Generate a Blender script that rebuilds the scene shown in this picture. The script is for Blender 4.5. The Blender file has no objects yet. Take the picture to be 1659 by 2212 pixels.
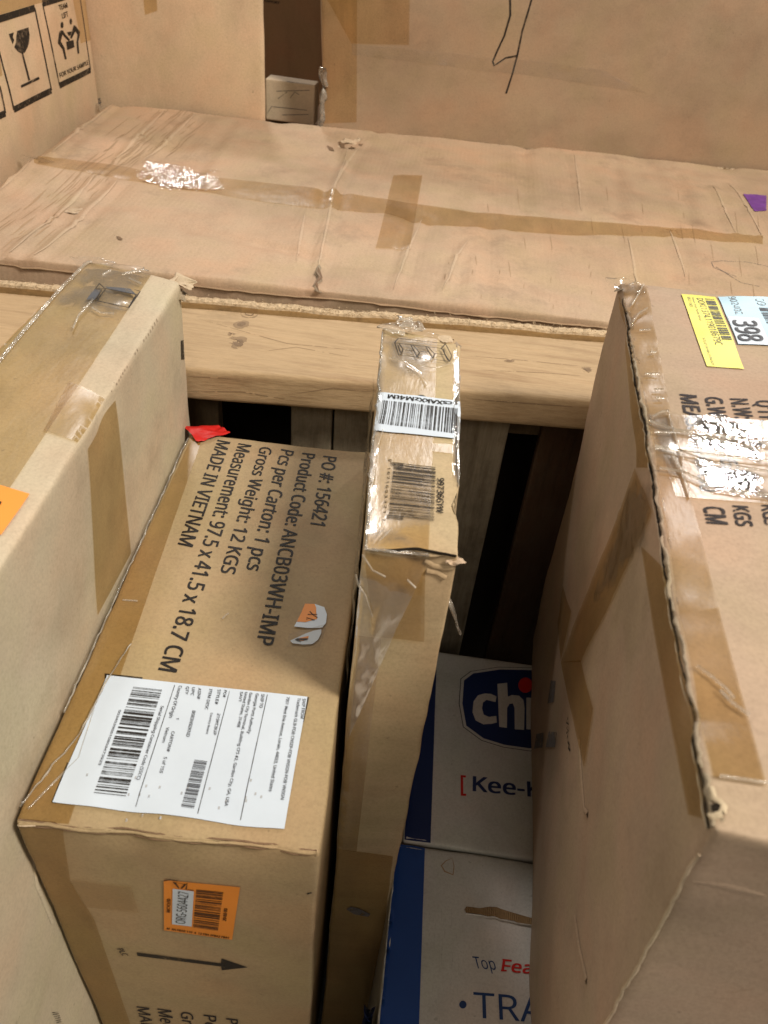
import bpy, bmesh, math, random
import numpy as np
from mathutils import Vector, Matrix

# ------------------------------------------------------------------ camera, world, lamps, exposure
SC = bpy.context.scene
COL = SC.collection
FPX, IW, IH = 1695.0, 1659.0, 2212.0
CAMP = np.array([0.0, 0.0, 1.4425])
def cam_axes(f, vx, vy, yx):
    c = np.array([IW/2, IH/2])
    d = np.array([vx-c[0], -(vy-c[1]), -f]); n = np.linalg.norm(d); d = d/n
    t = -((yx-c[0])*d[0] + f*f/n)/d[1]
    y = np.array([yx-c[0], t, -f]); y /= np.linalg.norm(y)
    return np.stack([np.cross(y, -d), y, -d])
CM = cam_axes(FPX, 611.5, 3132.0, 1080.0)
cam = bpy.data.cameras.new('camera'); camo = bpy.data.objects.new('camera', cam); COL.objects.link(camo)
m4 = Matrix(CM.tolist()).to_4x4(); m4.translation = Vector(CAMP); camo.matrix_world = m4
cam.sensor_fit = 'HORIZONTAL'; cam.sensor_width = 36; cam.lens = FPX/IW*36
cam.clip_start = .02; cam.clip_end = 60
cam.dof.use_dof = True; cam.dof.focus_distance = .72; cam.dof.aperture_fstop = 16
SC.camera = camo
W = bpy.data.worlds.new("World"); SC.world = W; W.use_nodes = True
W.node_tree.nodes['Background'].inputs[0].default_value = (1.0, .89, .76, 1)
W.node_tree.nodes['Background'].inputs[1].default_value = .105
SC.view_settings.view_transform = 'Standard'; SC.view_settings.look = 'None'
SC.view_settings.exposure = .12; SC.view_settings.gamma = 1
def lamp(loc, tgt, sx, sy, power, col=(1, .88, .74)):
    l = bpy.data.lights.new('ceiling_and_fill_lamp', 'AREA'); l.shape = 'RECTANGLE'; l.size = sx; l.size_y = sy
    l.energy = power; l.color = col
    o = bpy.data.objects.new('ceiling_and_fill_lamp', l); COL.objects.link(o)
    o.location = loc
    o.rotation_euler = (Vector(tgt)-Vector(loc)).to_track_quat('-Z', 'Y').to_euler()
lamp((2.3, -.5, 4.6), (0, .5, .9), .8, 1.3, 205)          # front right, above the aisle
lamp((-3.4, -1.2, 3.7), (0, .6, .9), 1.0, 1.6, 36)         # front left
lamp((2.83, 6.6, 4.85), (.2, .5, 1.1), .36, .36, 75, (1, .93, .86))      # the next row of lamps ahead
lamp((-1.5, 4.6, 5.0), (-.4, 1.1, 1.0), .45, .45, 70, (1, .93, .86))
lamp((.45, 7.0, 5.3), (0, .5, 1.1), .45, .45, 40, (1, .93, .86))

lamp((.25, -2.8, 4.0), (.1, .3, .7), .9, .9, 20)           # unseen fill behind the camera, added to brighten the nearer white carton

# ------------------------------------------------------------------ helpers
F0 = .975                                     # height of the lettered carton's top above the floor
def ray(px, py):
    r = CM @ np.array([px-IW/2, -(py-IH/2), -FPX]); return r/np.linalg.norm(r)
rngh = np.random.RandomState(7)
LAT = rngh.rand(64, 64, 64)
def vnoise(p):
    p = np.asarray(p, float); i = np.floor(p).astype(int); f = p-i; f = f*f*(3-2*f)
    r = 0
    for dx in (0, 1):
        for dy in (0, 1):
            for dz in (0, 1):
                w = (f[..., 0] if dx else 1-f[..., 0])*(f[..., 1] if dy else 1-f[..., 1])*(f[..., 2] if dz else 1-f[..., 2])
                r = r + w*LAT[(i[..., 0]+dx) % 64, (i[..., 1]+dy) % 64, (i[..., 2]+dz) % 64]
    return r*2-1
def tag(o, label=None, cat=None, group=None, kind=None):
    if label: o['label'] = label
    if cat: o['category'] = cat
    if group: o['group'] = group
    if kind: o['kind'] = kind
    return o
def empty(name, loc, label, cat, group=None):
    o = bpy.data.objects.new(name, None); COL.objects.link(o); o.location = loc
    o.empty_display_size = .05
    return tag(o, label, cat, group)
def wloc(o):
    v = np.zeros(3)
    while o is not None: v = v+np.array(o.location); o = o.parent
    return v
def mkmesh(name, verts, faces, mat, parent=None, smooth=True, label=None):
    me = bpy.data.meshes.new(name)
    v = np.asarray(verts, float)
    if parent is not None: v = v-wloc(parent)
    me.from_pydata(v.tolist(), [], faces); me.materials.append(mat)
    if smooth: me.polygons.foreach_set('use_smooth', [True]*len(me.polygons))
    me.update()
    o = bpy.data.objects.new(name, me); COL.objects.link(o); o.parent = parent
    if label: o['label'] = label
    return o

# ------------------------------------------------------------------ materials
def nt(name):
    m = bpy.data.materials.new(name); m.use_nodes = True; t = m.node_tree
    for n in list(t.nodes): t.nodes.remove(n)
    o = t.nodes.new('ShaderNodeOutputMaterial'); return m, t, o
def N(t, ty, **k):
    n = t.nodes.new(ty)
    for a, b in k.items():
        if a.startswith('i_'): n.inputs[a[2:].replace('_', ' ')].default_value = b
        else: setattr(n, a, b)
    return n
def noise(t, vec, sc, det=4, rough=.6, scale3=None):
    n = N(t, 'ShaderNodeTexNoise'); n.inputs['Scale'].default_value = sc
    n.inputs['Detail'].default_value = det; n.inputs['Roughness'].default_value = rough
    if scale3:
        mp = N(t, 'ShaderNodeMapping'); mp.inputs['Scale'].default_value = scale3
        t.links.new(vec, mp.inputs[0]); vec = mp.outputs[0]
    t.links.new(vec, n.inputs['Vector']); return n.outputs['Fac']
def ramp(t, fac, stops):
    r = N(t, 'ShaderNodeValToRGB'); cr = r.color_ramp
    while len(cr.elements) < len(stops): cr.elements.new(.5)
    for e, (p, c) in zip(cr.elements, stops):
        e.position = p; e.color = c if len(c) == 4 else (*c, 1)
    t.links.new(fac, r.inputs[0]); return r.outputs[0]
def mixc(t, fac, a, b, mode='MIX'):
    n = N(t, 'ShaderNodeMix', data_type='RGBA', blend_type=mode)
    for s, v in ((0, fac), (6, a), (7, b)):
        if isinstance(v, (int, float)): n.inputs[s].default_value = v
        elif isinstance(v, tuple): n.inputs[s].default_value = (*v, 1)
        else: t.links.new(v, n.inputs[s])
    return n.outputs[2]
def sc3(c, k): return tuple(x*k for x in c)
def cardboard(name, col, streak=(6, 60, 60), dirt=.35, gloss=.25, rough=.62, dirtcol=(.16, .11, .07), corr=None):
    m, t, o = nt(name)
    tc = N(t, 'ShaderNodeTexCoord').outputs['Object']
    big = noise(t, tc, 5, 3, .55)
    c = ramp(t, big, [(.3, sc3(col, .86)), (.5, col), (.72, tuple(x*k for x, k in zip(col, (1.06, 1.02, .98))))])
    hue = noise(t, tc, 13, 2, .5)
    c = mixc(t, .8, c, ramp(t, hue, [(.32, (.95, .99, .93)), (.5, (1, 1, 1)), (.68, (1.05, .97, .95))]), 'MULTIPLY')
    fib = noise(t, tc, 1, 4, .7, streak)
    c = mixc(t, .5, c, ramp(t, fib, [(.25, (.74, .72, .70)), (.5, (1, 1, 1)), (.75, (1.12, 1.1, 1.08))]), 'MULTIPLY')
    gr = noise(t, tc, 420, 3, .7)
    c = mixc(t, .55, c, ramp(t, gr, [(.3, (.78, .77, .76)), (.5, (1, 1, 1)), (.7, (1.14, 1.14, 1.14))]), 'MULTIPLY')
    d = noise(t, tc, 9, 8, .72)
    c = mixc(t, ramp(t, d, [(.56, (0, 0, 0)), (.74, (dirt, dirt, dirt))]), c, dirtcol)
    d2 = noise(t, tc, 2.2, 6, .65, (1, 3, 2))
    c = mixc(t, ramp(t, d2, [(.52, (0, 0, 0)), (.8, (dirt*.7,)*3)]), c, sc3(dirtcol, 1.4))
    sp = noise(t, tc, 160, 2, .5)
    c = mixc(t, ramp(t, sp, [(.73, (0, 0, 0)), (.78, (.4, .4, .4))]), c, sc3(col, .35))
    p = N(t, 'ShaderNodeBsdfPrincipled'); t.links.new(c, p.inputs['Base Color'])
    p.inputs['Roughness'].default_value = rough; p.inputs['Specular IOR Level'].default_value = gloss
    b1 = N(t, 'ShaderNodeBump'); b1.inputs['Strength'].default_value = .25; b1.inputs['Distance'].default_value = .0006
    t.links.new(gr, b1.inputs['Height'])
    b2 = N(t, 'ShaderNodeBump'); b2.inputs['Strength'].default_value = .22; b2.inputs['Distance'].default_value = .0016
    t.links.new(fib, b2.inputs['Height']); t.links.new(b1.outputs[0], b2.inputs['Normal'])
    last = b2
    if corr:
        w = N(t, 'ShaderNodeTexWave', bands_direction=corr[0]); w.inputs['Scale'].default_value = corr[1]
        w.inputs['Distortion'].default_value = .6; w.inputs['Detail'].default_value = 1
        t.links.new(tc, w.inputs[0])
        b3 = N(t, 'ShaderNodeBump'); b3.inputs['Strength'].default_value = corr[2]; b3.inputs['Distance'].default_value = .0008
        t.links.new(w.outputs['Fac'], b3.inputs['Height']); t.links.new(last.outputs[0], b3.inputs['Normal']); last = b3
    t.links.new(last.outputs[0], p.inputs['Normal']); t.links.new(p.outputs[0], o.inputs[0])
    return m
def plain(name, col, rough=.6, spec=.3, var=.12, sc=40, bump=0):
    m, t, o = nt(name); tc = N(t, 'ShaderNodeTexCoord').outputs['Object']
    n = noise(t, tc, sc, 5, .65)
    c = ramp(t, n, [(.3, sc3(col, 1-var)), (.7, sc3(col, 1+var*.5))])
    p = N(t, 'ShaderNodeBsdfPrincipled'); t.links.new(c, p.inputs['Base Color'])
    p.inputs['Roughness'].default_value = rough; p.inputs['Specular IOR Level'].default_value = spec
    if bump:
        b = N(t, 'ShaderNodeBump'); b.inputs['Strength'].default_value = bump; b.inputs['Distance'].default_value = .001
        t.links.new(n, b.inputs['Height']); t.links.new(b.outputs[0], p.inputs['Normal'])
    t.links.new(p.outputs[0], o.inputs[0]); return m
def ink(name, col, wear=.25, sc=300):
    m, t, o = nt(name); tc = N(t, 'ShaderNodeTexCoord').outputs['Object']
    n = noise(t, tc, sc, 5, .7)
    p = N(t, 'ShaderNodeBsdfPrincipled'); p.inputs['Base Color'].default_value = (*col, 1)
    p.inputs['Roughness'].default_value = .55; p.inputs['Specular IOR Level'].default_value = .25
    tr = N(t, 'ShaderNodeBsdfTransparent'); mx = N(t, 'ShaderNodeMixShader')
    n2 = noise(t, tc, 60, 3, .6)
    a = N(t, 'ShaderNodeMath', operation='MULTIPLY'); t.links.new(n, a.inputs[0]); t.links.new(n2, a.inputs[1])
    f = ramp(t, a.outputs[0], [(.13, (wear*2.2,)*3), (.24, (wear*.25,)*3), (.6, (0, 0, 0))])
    t.links.new(f, mx.inputs[0]); t.links.new(p.outputs[0], mx.inputs[1]); t.links.new(tr.outputs[0], mx.inputs[2])
    t.links.new(mx.outputs[0], o.inputs[0]); return m
def film(name, tint=(1, .96, .9), haze=.12, hazecol=(.75, .7, .64), rough=.12, sc=60, bump=.6, stretch=(1, 1, 1), gl=1.0, dist=.004, cut=False, det=5):
    """clear plastic: tinted see-through, milky haze and a glossy crinkled skin"""
    m, t, o = nt(name); tc = N(t, 'ShaderNodeTexCoord').outputs['Object']
    tr = N(t, 'ShaderNodeBsdfTransparent')
    df = N(t, 'ShaderNodeBsdfDiffuse'); df.inputs[0].default_value = (*hazecol, 1)
    n = noise(t, tc, sc, det, .62, stretch); n2 = noise(t, tc, 14, 5, .6, stretch)
    t.links.new(ramp(t, n2, [(.35, sc3(tint, .93)), (.65, tint)]), tr.inputs[0])
    mx = N(t, 'ShaderNodeMixShader')
    t.links.new(ramp(t, n, [(.35, (haze*.35,)*3), (.6, (haze,)*3), (.72, (min(1, haze*2.2),)*3)]), mx.inputs[0])
    t.links.new(tr.outputs[0], mx.inputs[1]); t.links.new(df.outputs[0], mx.inputs[2])
    g = N(t, 'ShaderNodeBsdfGlossy'); g.inputs['Roughness'].default_value = rough
    g.inputs['Color'].default_value = (.95, .97, 1, 1)
    b = N(t, 'ShaderNodeBump'); b.inputs['Strength'].default_value = bump; b.inputs['Distance'].default_value = dist
    t.links.new(n, b.inputs['Height']); t.links.new(b.outputs[0], g.inputs['Normal'])
    fr = N(t, 'ShaderNodeFresnel'); fr.inputs[0].default_value = 1.45; t.links.new(b.outputs[0], fr.inputs['Normal'])
    mu = N(t, 'ShaderNodeMath', operation='MULTIPLY'); mu.inputs[1].default_value = gl; t.links.new(fr.outputs[0], mu.inputs[0])
    m2 = N(t, 'ShaderNodeMixShader'); t.links.new(mu.outputs[0], m2.inputs[0])
    t.links.new(mx.outputs[0], m2.inputs[1]); t.links.new(g.outputs[0], m2.inputs[2])
    out = m2.outputs[0]
    if cut:                                   # ragged edge where the sheet was torn off
        at = N(t, 'ShaderNodeAttribute', attribute_name='cut'); t2 = N(t, 'ShaderNodeBsdfTransparent'); m3 = N(t, 'ShaderNodeMixShader')
        t.links.new(at.outputs['Fac'], m3.inputs[0]); t.links.new(out, m3.inputs[1]); t.links.new(t2.outputs[0], m3.inputs[2]); out = m3.outputs[0]
    t.links.new(out, o.inputs[0]); return m
def wood(name, light, dark, axis_scale=(1.2, 14, 14), dirt=.4, knots=True, weath=0.0):
    m, t, o = nt(name); tc = N(t, 'ShaderNodeTexCoord').outputs['Object']
    g = noise(t, tc, 6, 6, .6, axis_scale)
    g2 = noise(t, tc, 30, 5, .7, axis_scale)
    c = ramp(t, g, [(.3, dark), (.48, light), (.6, sc3(light, 1.05)), (.75, sc3(dark, 1.2))])
    c = mixc(t, .6, c, ramp(t, g2, [(.3, (.72, .68, .6)), (.55, (1, 1, 1)), (.7, (1.1, 1.08, 1.05))]), 'MULTIPLY')
    g3 = noise(t, tc, 90, 4, .8, axis_scale)
    c = mixc(t, .4, c, ramp(t, g3, [(.32, (.7, .66, .6)), (.5, (1, 1, 1)), (.66, (1.1, 1.08, 1.05))]), 'MULTIPLY')
    big = noise(t, tc, 7, 4, .6)
    c = mixc(t, ramp(t, big, [(.45, (0, 0, 0)), (.75, (.5, .5, .5))]), c, sc3(light, 1.15))
    d = noise(t, tc, 16, 7, .75)
    c = mixc(t, ramp(t, d, [(.55, (0, 0, 0)), (.72, (dirt,)*3)]), c, (.13, .095, .06))
    if weath:
        w = noise(t, tc, 22, 8, .75)
        c = mixc(t, ramp(t, w, [(.45, (0, 0, 0)), (.6, (weath,)*3)]), c, (.08, .06, .04))
    p = N(t, 'ShaderNodeBsdfPrincipled'); t.links.new(c, p.inputs['Base Color'])
    p.inputs['Roughness'].default_value = .55; p.inputs['Specular IOR Level'].default_value = .25
    b = N(t, 'ShaderNodeBump'); b.inputs['Strength'].default_value = .4; b.inputs['Distance'].default_value = .0012
    t.links.new(g2, b.inputs['Height']); t.links.new(b.outputs[0], p.inputs['Normal'])
    t.links.new(p.outputs[0], o.inputs[0]); return m

KRAFT = (.47, .315, .185)
M = dict(
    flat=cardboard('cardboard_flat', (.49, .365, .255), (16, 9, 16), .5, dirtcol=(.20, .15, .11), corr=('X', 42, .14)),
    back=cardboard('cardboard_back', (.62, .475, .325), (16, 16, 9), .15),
    backr=cardboard('cardboard_back_right', (.36, .26, .172), (9, 16, 16), .3),
    cream=cardboard('cardboard_cream', (.52, .46, .345), (18, 12, 18), .55, dirtcol=(.26, .21, .15)),
    gold=cardboard('cardboard_gold', (.38, .29, .17), (18, 18, 18), .32),
    narrow=cardboard('cardboard_narrow', (.48, .385, .24), (10, 40, 40), .3),
    pink=cardboard('cardboard_pinkish', (.425, .322, .238), (10, 26, 26), .2, dirtcol=(.3, .2, .13)),
    white=cardboard('board_white', (.52, .52, .505), (20, 20, 20), .35, gloss=.4, rough=.45, dirtcol=(.3, .27, .23)),
    whitesmall=cardboard('board_offwhite', (.60, .50, .37), (20, 20, 20), .2),
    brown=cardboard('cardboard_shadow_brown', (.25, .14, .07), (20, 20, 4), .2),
    edge=cardboard('crushed_edge', (.33, .27, .2), (80, 80, 80), .7, dirtcol=(.06, .045, .035)),
    torn=cardboard('torn_paper', (.55, .45, .33), (60, 60, 60), .5),
    crease=cardboard('creased_liner', (.53, .41, .295), (16, 9, 16), .15),
    scuff=plain('scuffed_liner', (.40, .285, .185), .7, .1),
    tear=cardboard('torn_flute', (.30, .20, .10), (200, 4, 4), .3, corr=('X', 170, .9)),
    navy=plain('navy_print', (.012, .06, .27), .35, .4, .15, 12),
    navydark=plain('navy_ink', (.008, .022, .10), .4, .35, .1, 12),
    red=plain('red_ink', (.55, .015, .012), .4, .35),
    ink=ink('black_print', (.018, .015, .013)),
    inkworn=ink('worn_black_print', (.035, .028, .03), .5, 200),
    inkfaint=ink('faint_print', (.16, .15, .15), .5, 200),
    inkblue=ink('blue_print', (.02, .05, .16), .1),
    inkgrey=ink('grey_print', (.09, .10, .12), .2),
    inkbrown=ink('brown_barcode_print', (.07, .03, .012), .25),
    label=plain('label_paper', (.58, .68, .80), .42, .4, .04, 30),
    orange=plain('orange_label_paper', (.93, .33, .05), .45, .35, .05, 30),
    orange2=plain('orange_label_paper_dull', (.78, .27, .03), .45, .35, .06, 30),
    yellow=plain('yellow_label_paper', (.78, .74, .10), .4, .4, .06, 40),
    blue=plain('blue_label_paper', (.42, .66, .84), .4, .4, .04, 40),
    purple=plain('purple_tape', (.18, .05, .36), .35, .45, .3, 60),
    redfilm=plain('red_plastic', (.55, .018, .015), .45, .25, .2, 60),
    tape=film('packing_tape', (.90, .83, .69), .04, (.42, .32, .18), .28, 22, .15, (3, 1, 1), .14),
    foldline=cardboard('shadowy_fold', (.20, .13, .08), (60, 60, 60), .5),
    tapef=film('faint_packing_tape', (.95, .89, .78), .04, (.42, .30, .15), .35, 30, .25, (4, 1, 1), .13),
    tapeb=film('brown_packing_tape', (.85, .77, .61), .03, (.40, .29, .15), .32, 22, .12, (3, 1, 1), .07),
    tapeg=film('shiny_packing_tape', (.90, .80, .64), .06, (.55, .42, .28), .06, 85, 1.0, (1, 1.6, 1), .8, .0042, True, 2),
    wrap=film('stretch_wrap', (.98, .97, .95), .06, (.66, .62, .55), .10, 26, .5, (1, 1, 1), .4, .002, True, 2.5),
    wrapclear=film('clear_stretch_wrap', (.97, .96, .94), .05, (.62, .58, .5), .16, 20, .4, (1, 1, 1), .3, .0015, False, 2),
    wrapgrey=film('layered_stretch_wrap', (.96, .95, .93), .12, (.56, .52, .46), .12, 26, .5, (1, 1, 1), .4, .003, True, 2.5),
    wrapglint=film('crinkled_stretch_wrap', (.93, .88, .82), .06, (.66, .58, .46), .06, 210, 1.0, (.7, 2.0, 1), 1.1, .0007, True, 2),
    strand=film('plastic_strand', (.92, .90, .87), .36, (.72, .68, .60), .1, 60, .5, (1, 1, 1), .9, .003),
    beam=wood('lumber', (.46, .34, .205), (.36, .25, .145), (1.2, 14, 14), .25),
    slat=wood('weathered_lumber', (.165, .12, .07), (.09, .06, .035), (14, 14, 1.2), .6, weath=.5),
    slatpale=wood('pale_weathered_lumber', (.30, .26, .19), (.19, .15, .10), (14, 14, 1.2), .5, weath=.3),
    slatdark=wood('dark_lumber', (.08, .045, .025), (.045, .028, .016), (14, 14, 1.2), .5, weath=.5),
    ply=wood('sheathing_face', (.42, .28, .13), (.28, .17, .08), (3, 6, 6), .5),
    fibre=plain('sawn_panel_edge', (.58, .46, .31), .85, .1, .35, 260, .9),
    knotrim=ink('knot_rim', (.33, .235, .14), .9, 60),
    knotcore=ink('knot_core', (.24, .165, .10), .8, 120),
    concrete=plain('concrete', (.20, .19, .175), .8, .2, .25, 6, .3),
    dark=plain('painted_gap_shade', (.02, .016, .012), .9, .05),  # near-black colour standing in for shade in gaps, seams and a hole
)

# ------------------------------------------------------------------ cartons: crushed, round-edged boxes that carry their own print and tape
class Box:
    def __init__(s, name, label, cat, top, bot, mat, r=.004, amp=.0008, crumple=.0012, seed=0, step=.012, group=None, faces='TFRLBK'):
        s.c = np.array([bot, top], float)                  # [z][fl, fr, br, bl]
        s.W = (np.linalg.norm(s.c[1, 1]-s.c[1, 0])+np.linalg.norm(s.c[1, 2]-s.c[1, 3]))/2
        s.L = (np.linalg.norm(s.c[1, 3]-s.c[1, 0])+np.linalg.norm(s.c[1, 2]-s.c[1, 1]))/2
        s.H = np.linalg.norm(s.c[1]-s.c[0], axis=1).mean()
        s.D = np.array([s.W, s.L, s.H]); s.r = r; s.amp = amp; s.cr = crumple; s.seed = seed
        base = s.c[0].mean(0)
        s.o = empty(name, base.tolist(), label, cat, group or 'cartons packed in and around the wooden crate')
        s.dents = []
        s.mat = mat; s.step = step; rk = random.Random(seed); s.knocks = []
        for _ in range(14):
            c = [rk.random()*s.W, rk.random()*s.L, s.H]; e = rk.choice('LFRB')
            if e in 'LR': c[0] = 0 if e == 'L' else s.W
            else: c[1] = 0 if e == 'F' else s.L
            s.knocks.append((c, rk.uniform(.006, .022), rk.uniform(.0012, .0042)))
    def tri(s, p):
        q = p/s.D; u, v, w = q[..., 0:1], q[..., 1:2], q[..., 2:3]
        f = lambda k: (1-u)*(1-v)*s.c[k, 0]+u*(1-v)*s.c[k, 1]+u*v*s.c[k, 2]+(1-u)*v*s.c[k, 3]
        return (1-w)*f(0)+w*f(1)
    def surf(s, p, h=0.0):
        """p on the ideal box (local metres) -> world, with rounding, bulge and crumple; h = height above the surface"""
        p = np.asarray(p, float)
        q = np.clip(p, s.r, s.D-s.r); n = p-q; L = np.linalg.norm(n, axis=-1, keepdims=True); L[L < 1e-9] = 1
        n = n/L; pos = q+n*(s.r+h)
        dd = np.sort(np.minimum(p, s.D-p), axis=-1)
        edge = np.exp(-np.maximum(dd[..., 1:2], 0)/.014)
        big = vnoise(p*7+s.seed*3.1)[..., None]*s.amp*1.6+vnoise(p*22+s.seed)[..., None]*s.amp*.5
        cr = np.stack([vnoise(p*32+s.seed+k*9.7) for k in range(3)], -1)*s.cr*.4*edge
        cr = cr+np.stack([vnoise(p*75+s.seed+k*5.7) for k in range(3)], -1)*s.cr*.25*edge
        dn = np.zeros_like(big)
        for (a, b, w, dep) in getattr(s, 'folds', []):
            ab = b-a; t = np.clip(((p-a)*ab).sum(-1, keepdims=True)/(ab*ab).sum(), 0, 1)
            d = np.linalg.norm(p-(a+ab*t), axis=-1, keepdims=True)/w
            dn = dn+dep*(np.exp(-d*d)-.6*np.exp(-((d-1.9)**2)))
        for (c, rad, dep) in list(s.dents)+list(getattr(s, 'knocks', [])):
            d = np.linalg.norm(p-np.array(c), axis=-1, keepdims=True)/rad
            dn = dn-dep*np.exp(-d*d)
        return s.tri(pos+n*(big+dn)+cr)
    def lines(s, L, fine):
        ed = [0, s.r*.4, s.r, s.r*3.5]
        n = max(2, int((L-7*s.r)/(s.step if fine else L)))
        mid = np.linspace(s.r*3.5, L-s.r*3.5, n+1)
        return np.array(sorted(set(np.round(np.concatenate([ed[:3], [s.r*2], mid, [L-e for e in ed[:3]], [L-2*s.r]]), 6))))
    FA = dict(T=(0, 1, 2, 1), F=(0, 2, 1, 0), R=(1, 2, 0, 1), L=(1, 2, 0, 0), B=(0, 2, 1, 1), K=(0, 1, 2, 0))
    def face_pts(s, face, u, v):
        a, b, c, hi = s.FA[face]; p = np.zeros(np.shape(u)+(3,))
        p[..., a] = u; p[..., b] = v; p[..., c] = s.D[c] if hi else 0
        return p
    def build(s):
        ls = [s.lines(d, True) for d in s.D]; vs = []; fs = []; idx = {}
        def vid(i, j, k):
            key = (i, j, k)
            if key not in idx:
                idx[key] = len(vs)
                p = [ls[0][i], ls[1][j], ls[2][k]]
                vs.append([0 if (i, j, k)[a] == -1 else p[a] for a in range(3)])
            return idx[key]
        for face, (a, b, c, hi) in s.FA.items():
            ua, ub = ls[a], ls[b]; n0 = len(vs)
            U, V = np.meshgrid(ua, ub, indexing='ij')
            p = s.face_pts(face, U, V).reshape(-1, 3); nb = len(ub)
            vs.extend(p.tolist())
            for i in range(len(ua)-1):
                for j in range(nb-1):
                    q = [n0+i*nb+j, n0+(i+1)*nb+j, n0+(i+1)*nb+j+1, n0+i*nb+j+1]
                    fs.append(q)
        P = np.array(vs)
        pos = s.surf(P)
        me = bpy.data.meshes.new('body')
        bm = bmesh.new(); bv = [bm.verts.new(v) for v in (pos-wloc(s.o)).tolist()]
        for f in fs: bm.faces.new([bv[i] for i in f])
        bmesh.ops.remove_doubles(bm, verts=bm.verts, dist=.0006)
        bmesh.ops.recalc_face_normals(bm, faces=bm.faces)
        for f in bm.faces: f.smooth = True
        bm.to_mesh(me); bm.free(); me.materials.append(s.mat)
        o = bpy.data.objects.new('body', me); COL.objects.link(o); o.parent = s.o; s.body = o
        return s
    def uv(s, face, px, py):
        """where the sight line of a photo pixel meets this face, in metres on the face"""
        a, b, c, hi = s.FA[face]; r = ray(px, py); x = np.array([s.D[a]/2, s.D[b]/2, 1.0])
        def f(x):
            return s.tri(s.face_pts(face, x[0], x[1]))-(CAMP+r*x[2])
        for _ in range(12):
            F = f(x); J = np.stack([(f(x+e)-F)/1e-4 for e in np.eye(3)*1e-4], 1)
            x = x-np.linalg.solve(J, F)
        return x[:2]
    def grid(s, name, face, quad, mat, h=.0005, nx=None, ny=None, parent=None, wrinkle=0, wsc=60, label=None, px=True, thick=0):
        """a sheet stuck on a face; quad = four photo pixels (or face metres), clockwise from top left"""
        q = np.array([s.uv(face, *p) if px else p for p in quad])
        wl = max(np.linalg.norm(q[1]-q[0]), np.linalg.norm(q[2]-q[3])); hl = max(np.linalg.norm(q[3]-q[0]), np.linalg.norm(q[2]-q[1]))
        nx = nx or max(2, int(wl/.006)); ny = ny or max(2, int(hl/.006))
        S, T = np.meshgrid(np.linspace(0, 1, nx+1), np.linspace(0, 1, ny+1), indexing='ij')
        S = S[..., None]; T = T[..., None]
        uvp = (1-S)*(1-T)*q[0]+S*(1-T)*q[1]+S*T*q[2]+(1-S)*T*q[3]
        a, b, c, hi = s.FA[face]
        uvp[..., 0] = np.clip(uvp[..., 0], .3*s.r, s.D[a]-.3*s.r); uvp[..., 1] = np.clip(uvp[..., 1], .3*s.r, s.D[b]-.3*s.r)
        p = s.face_pts(face, uvp[..., 0], uvp[..., 1])
        hh = np.full(p.shape[:-1]+(1,), h)
        if wrinkle:
            w = 1-np.abs(vnoise(p*wsc+s.seed+11)); w2 = 1-np.abs(vnoise(p*wsc*2.3+s.seed+31))
            hh = hh+((w**3)*wrinkle+(w2**3)*wrinkle*.5)[..., None]
        # surf with variable height
        pos = s.surf_h(p, hh)
        n1 = ny+1
        fs = [[i*n1+j, (i+1)*n1+j, (i+1)*n1+j+1, i*n1+j+1] for i in range(nx) for j in range(ny)]
        o = mkmesh(name, pos.reshape(-1, 3), fs, mat, parent or s.o, True, label)
        if name == 'plastic_wrap':
            e = np.minimum(np.minimum(S, 1-S), np.minimum(T, 1-T))[..., 0]
            e = e/.16+.9*vnoise(p*38+s.seed+3)+.5*vnoise(p*120+s.seed)-.35
            a = o.data.attributes.new('cut', 'FLOAT', 'POINT'); a.data.foreach_set('value', (1-np.clip(e*1.1, 0, 1)).ravel())
        return o
    def surf_h(s, p, hh):
        q = np.clip(p, s.r, s.D-s.r); n = p-q; L = np.linalg.norm(n, axis=-1, keepdims=True); L[L < 1e-9] = 1
        return s.surf(p)+s.tri(p+n/L*hh)-s.tri(p)
    def poly(s, name, face, pts, mat, h=.0005, parent=None, px=True, label=None, parts=None):
        """flat printed shapes; parts = list of outlines"""
        if parts and len(parts) > 1: return [s.poly(name, face, p, mat, h, parent, px, label) for p in parts][0]
        vs = []; fs = []
        for pl in (parts or [pts]):
            q = np.array([s.uv(face, *p) if px else p for p in pl]); n0 = len(vs)
            vs += s.surf_h(s.face_pts(face, q[:, 0], q[:, 1]), np.full((len(q), 1), h)).tolist()
            fs.append(list(range(n0, len(vs))))
        o = mkmesh(name, vs, fs, mat, parent or s.o, False, label)
        bm = bmesh.new(); bm.from_mesh(o.data); bmesh.ops.triangulate(bm, faces=bm.faces); bm.to_mesh(o.data); bm.free()
        return o
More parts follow.
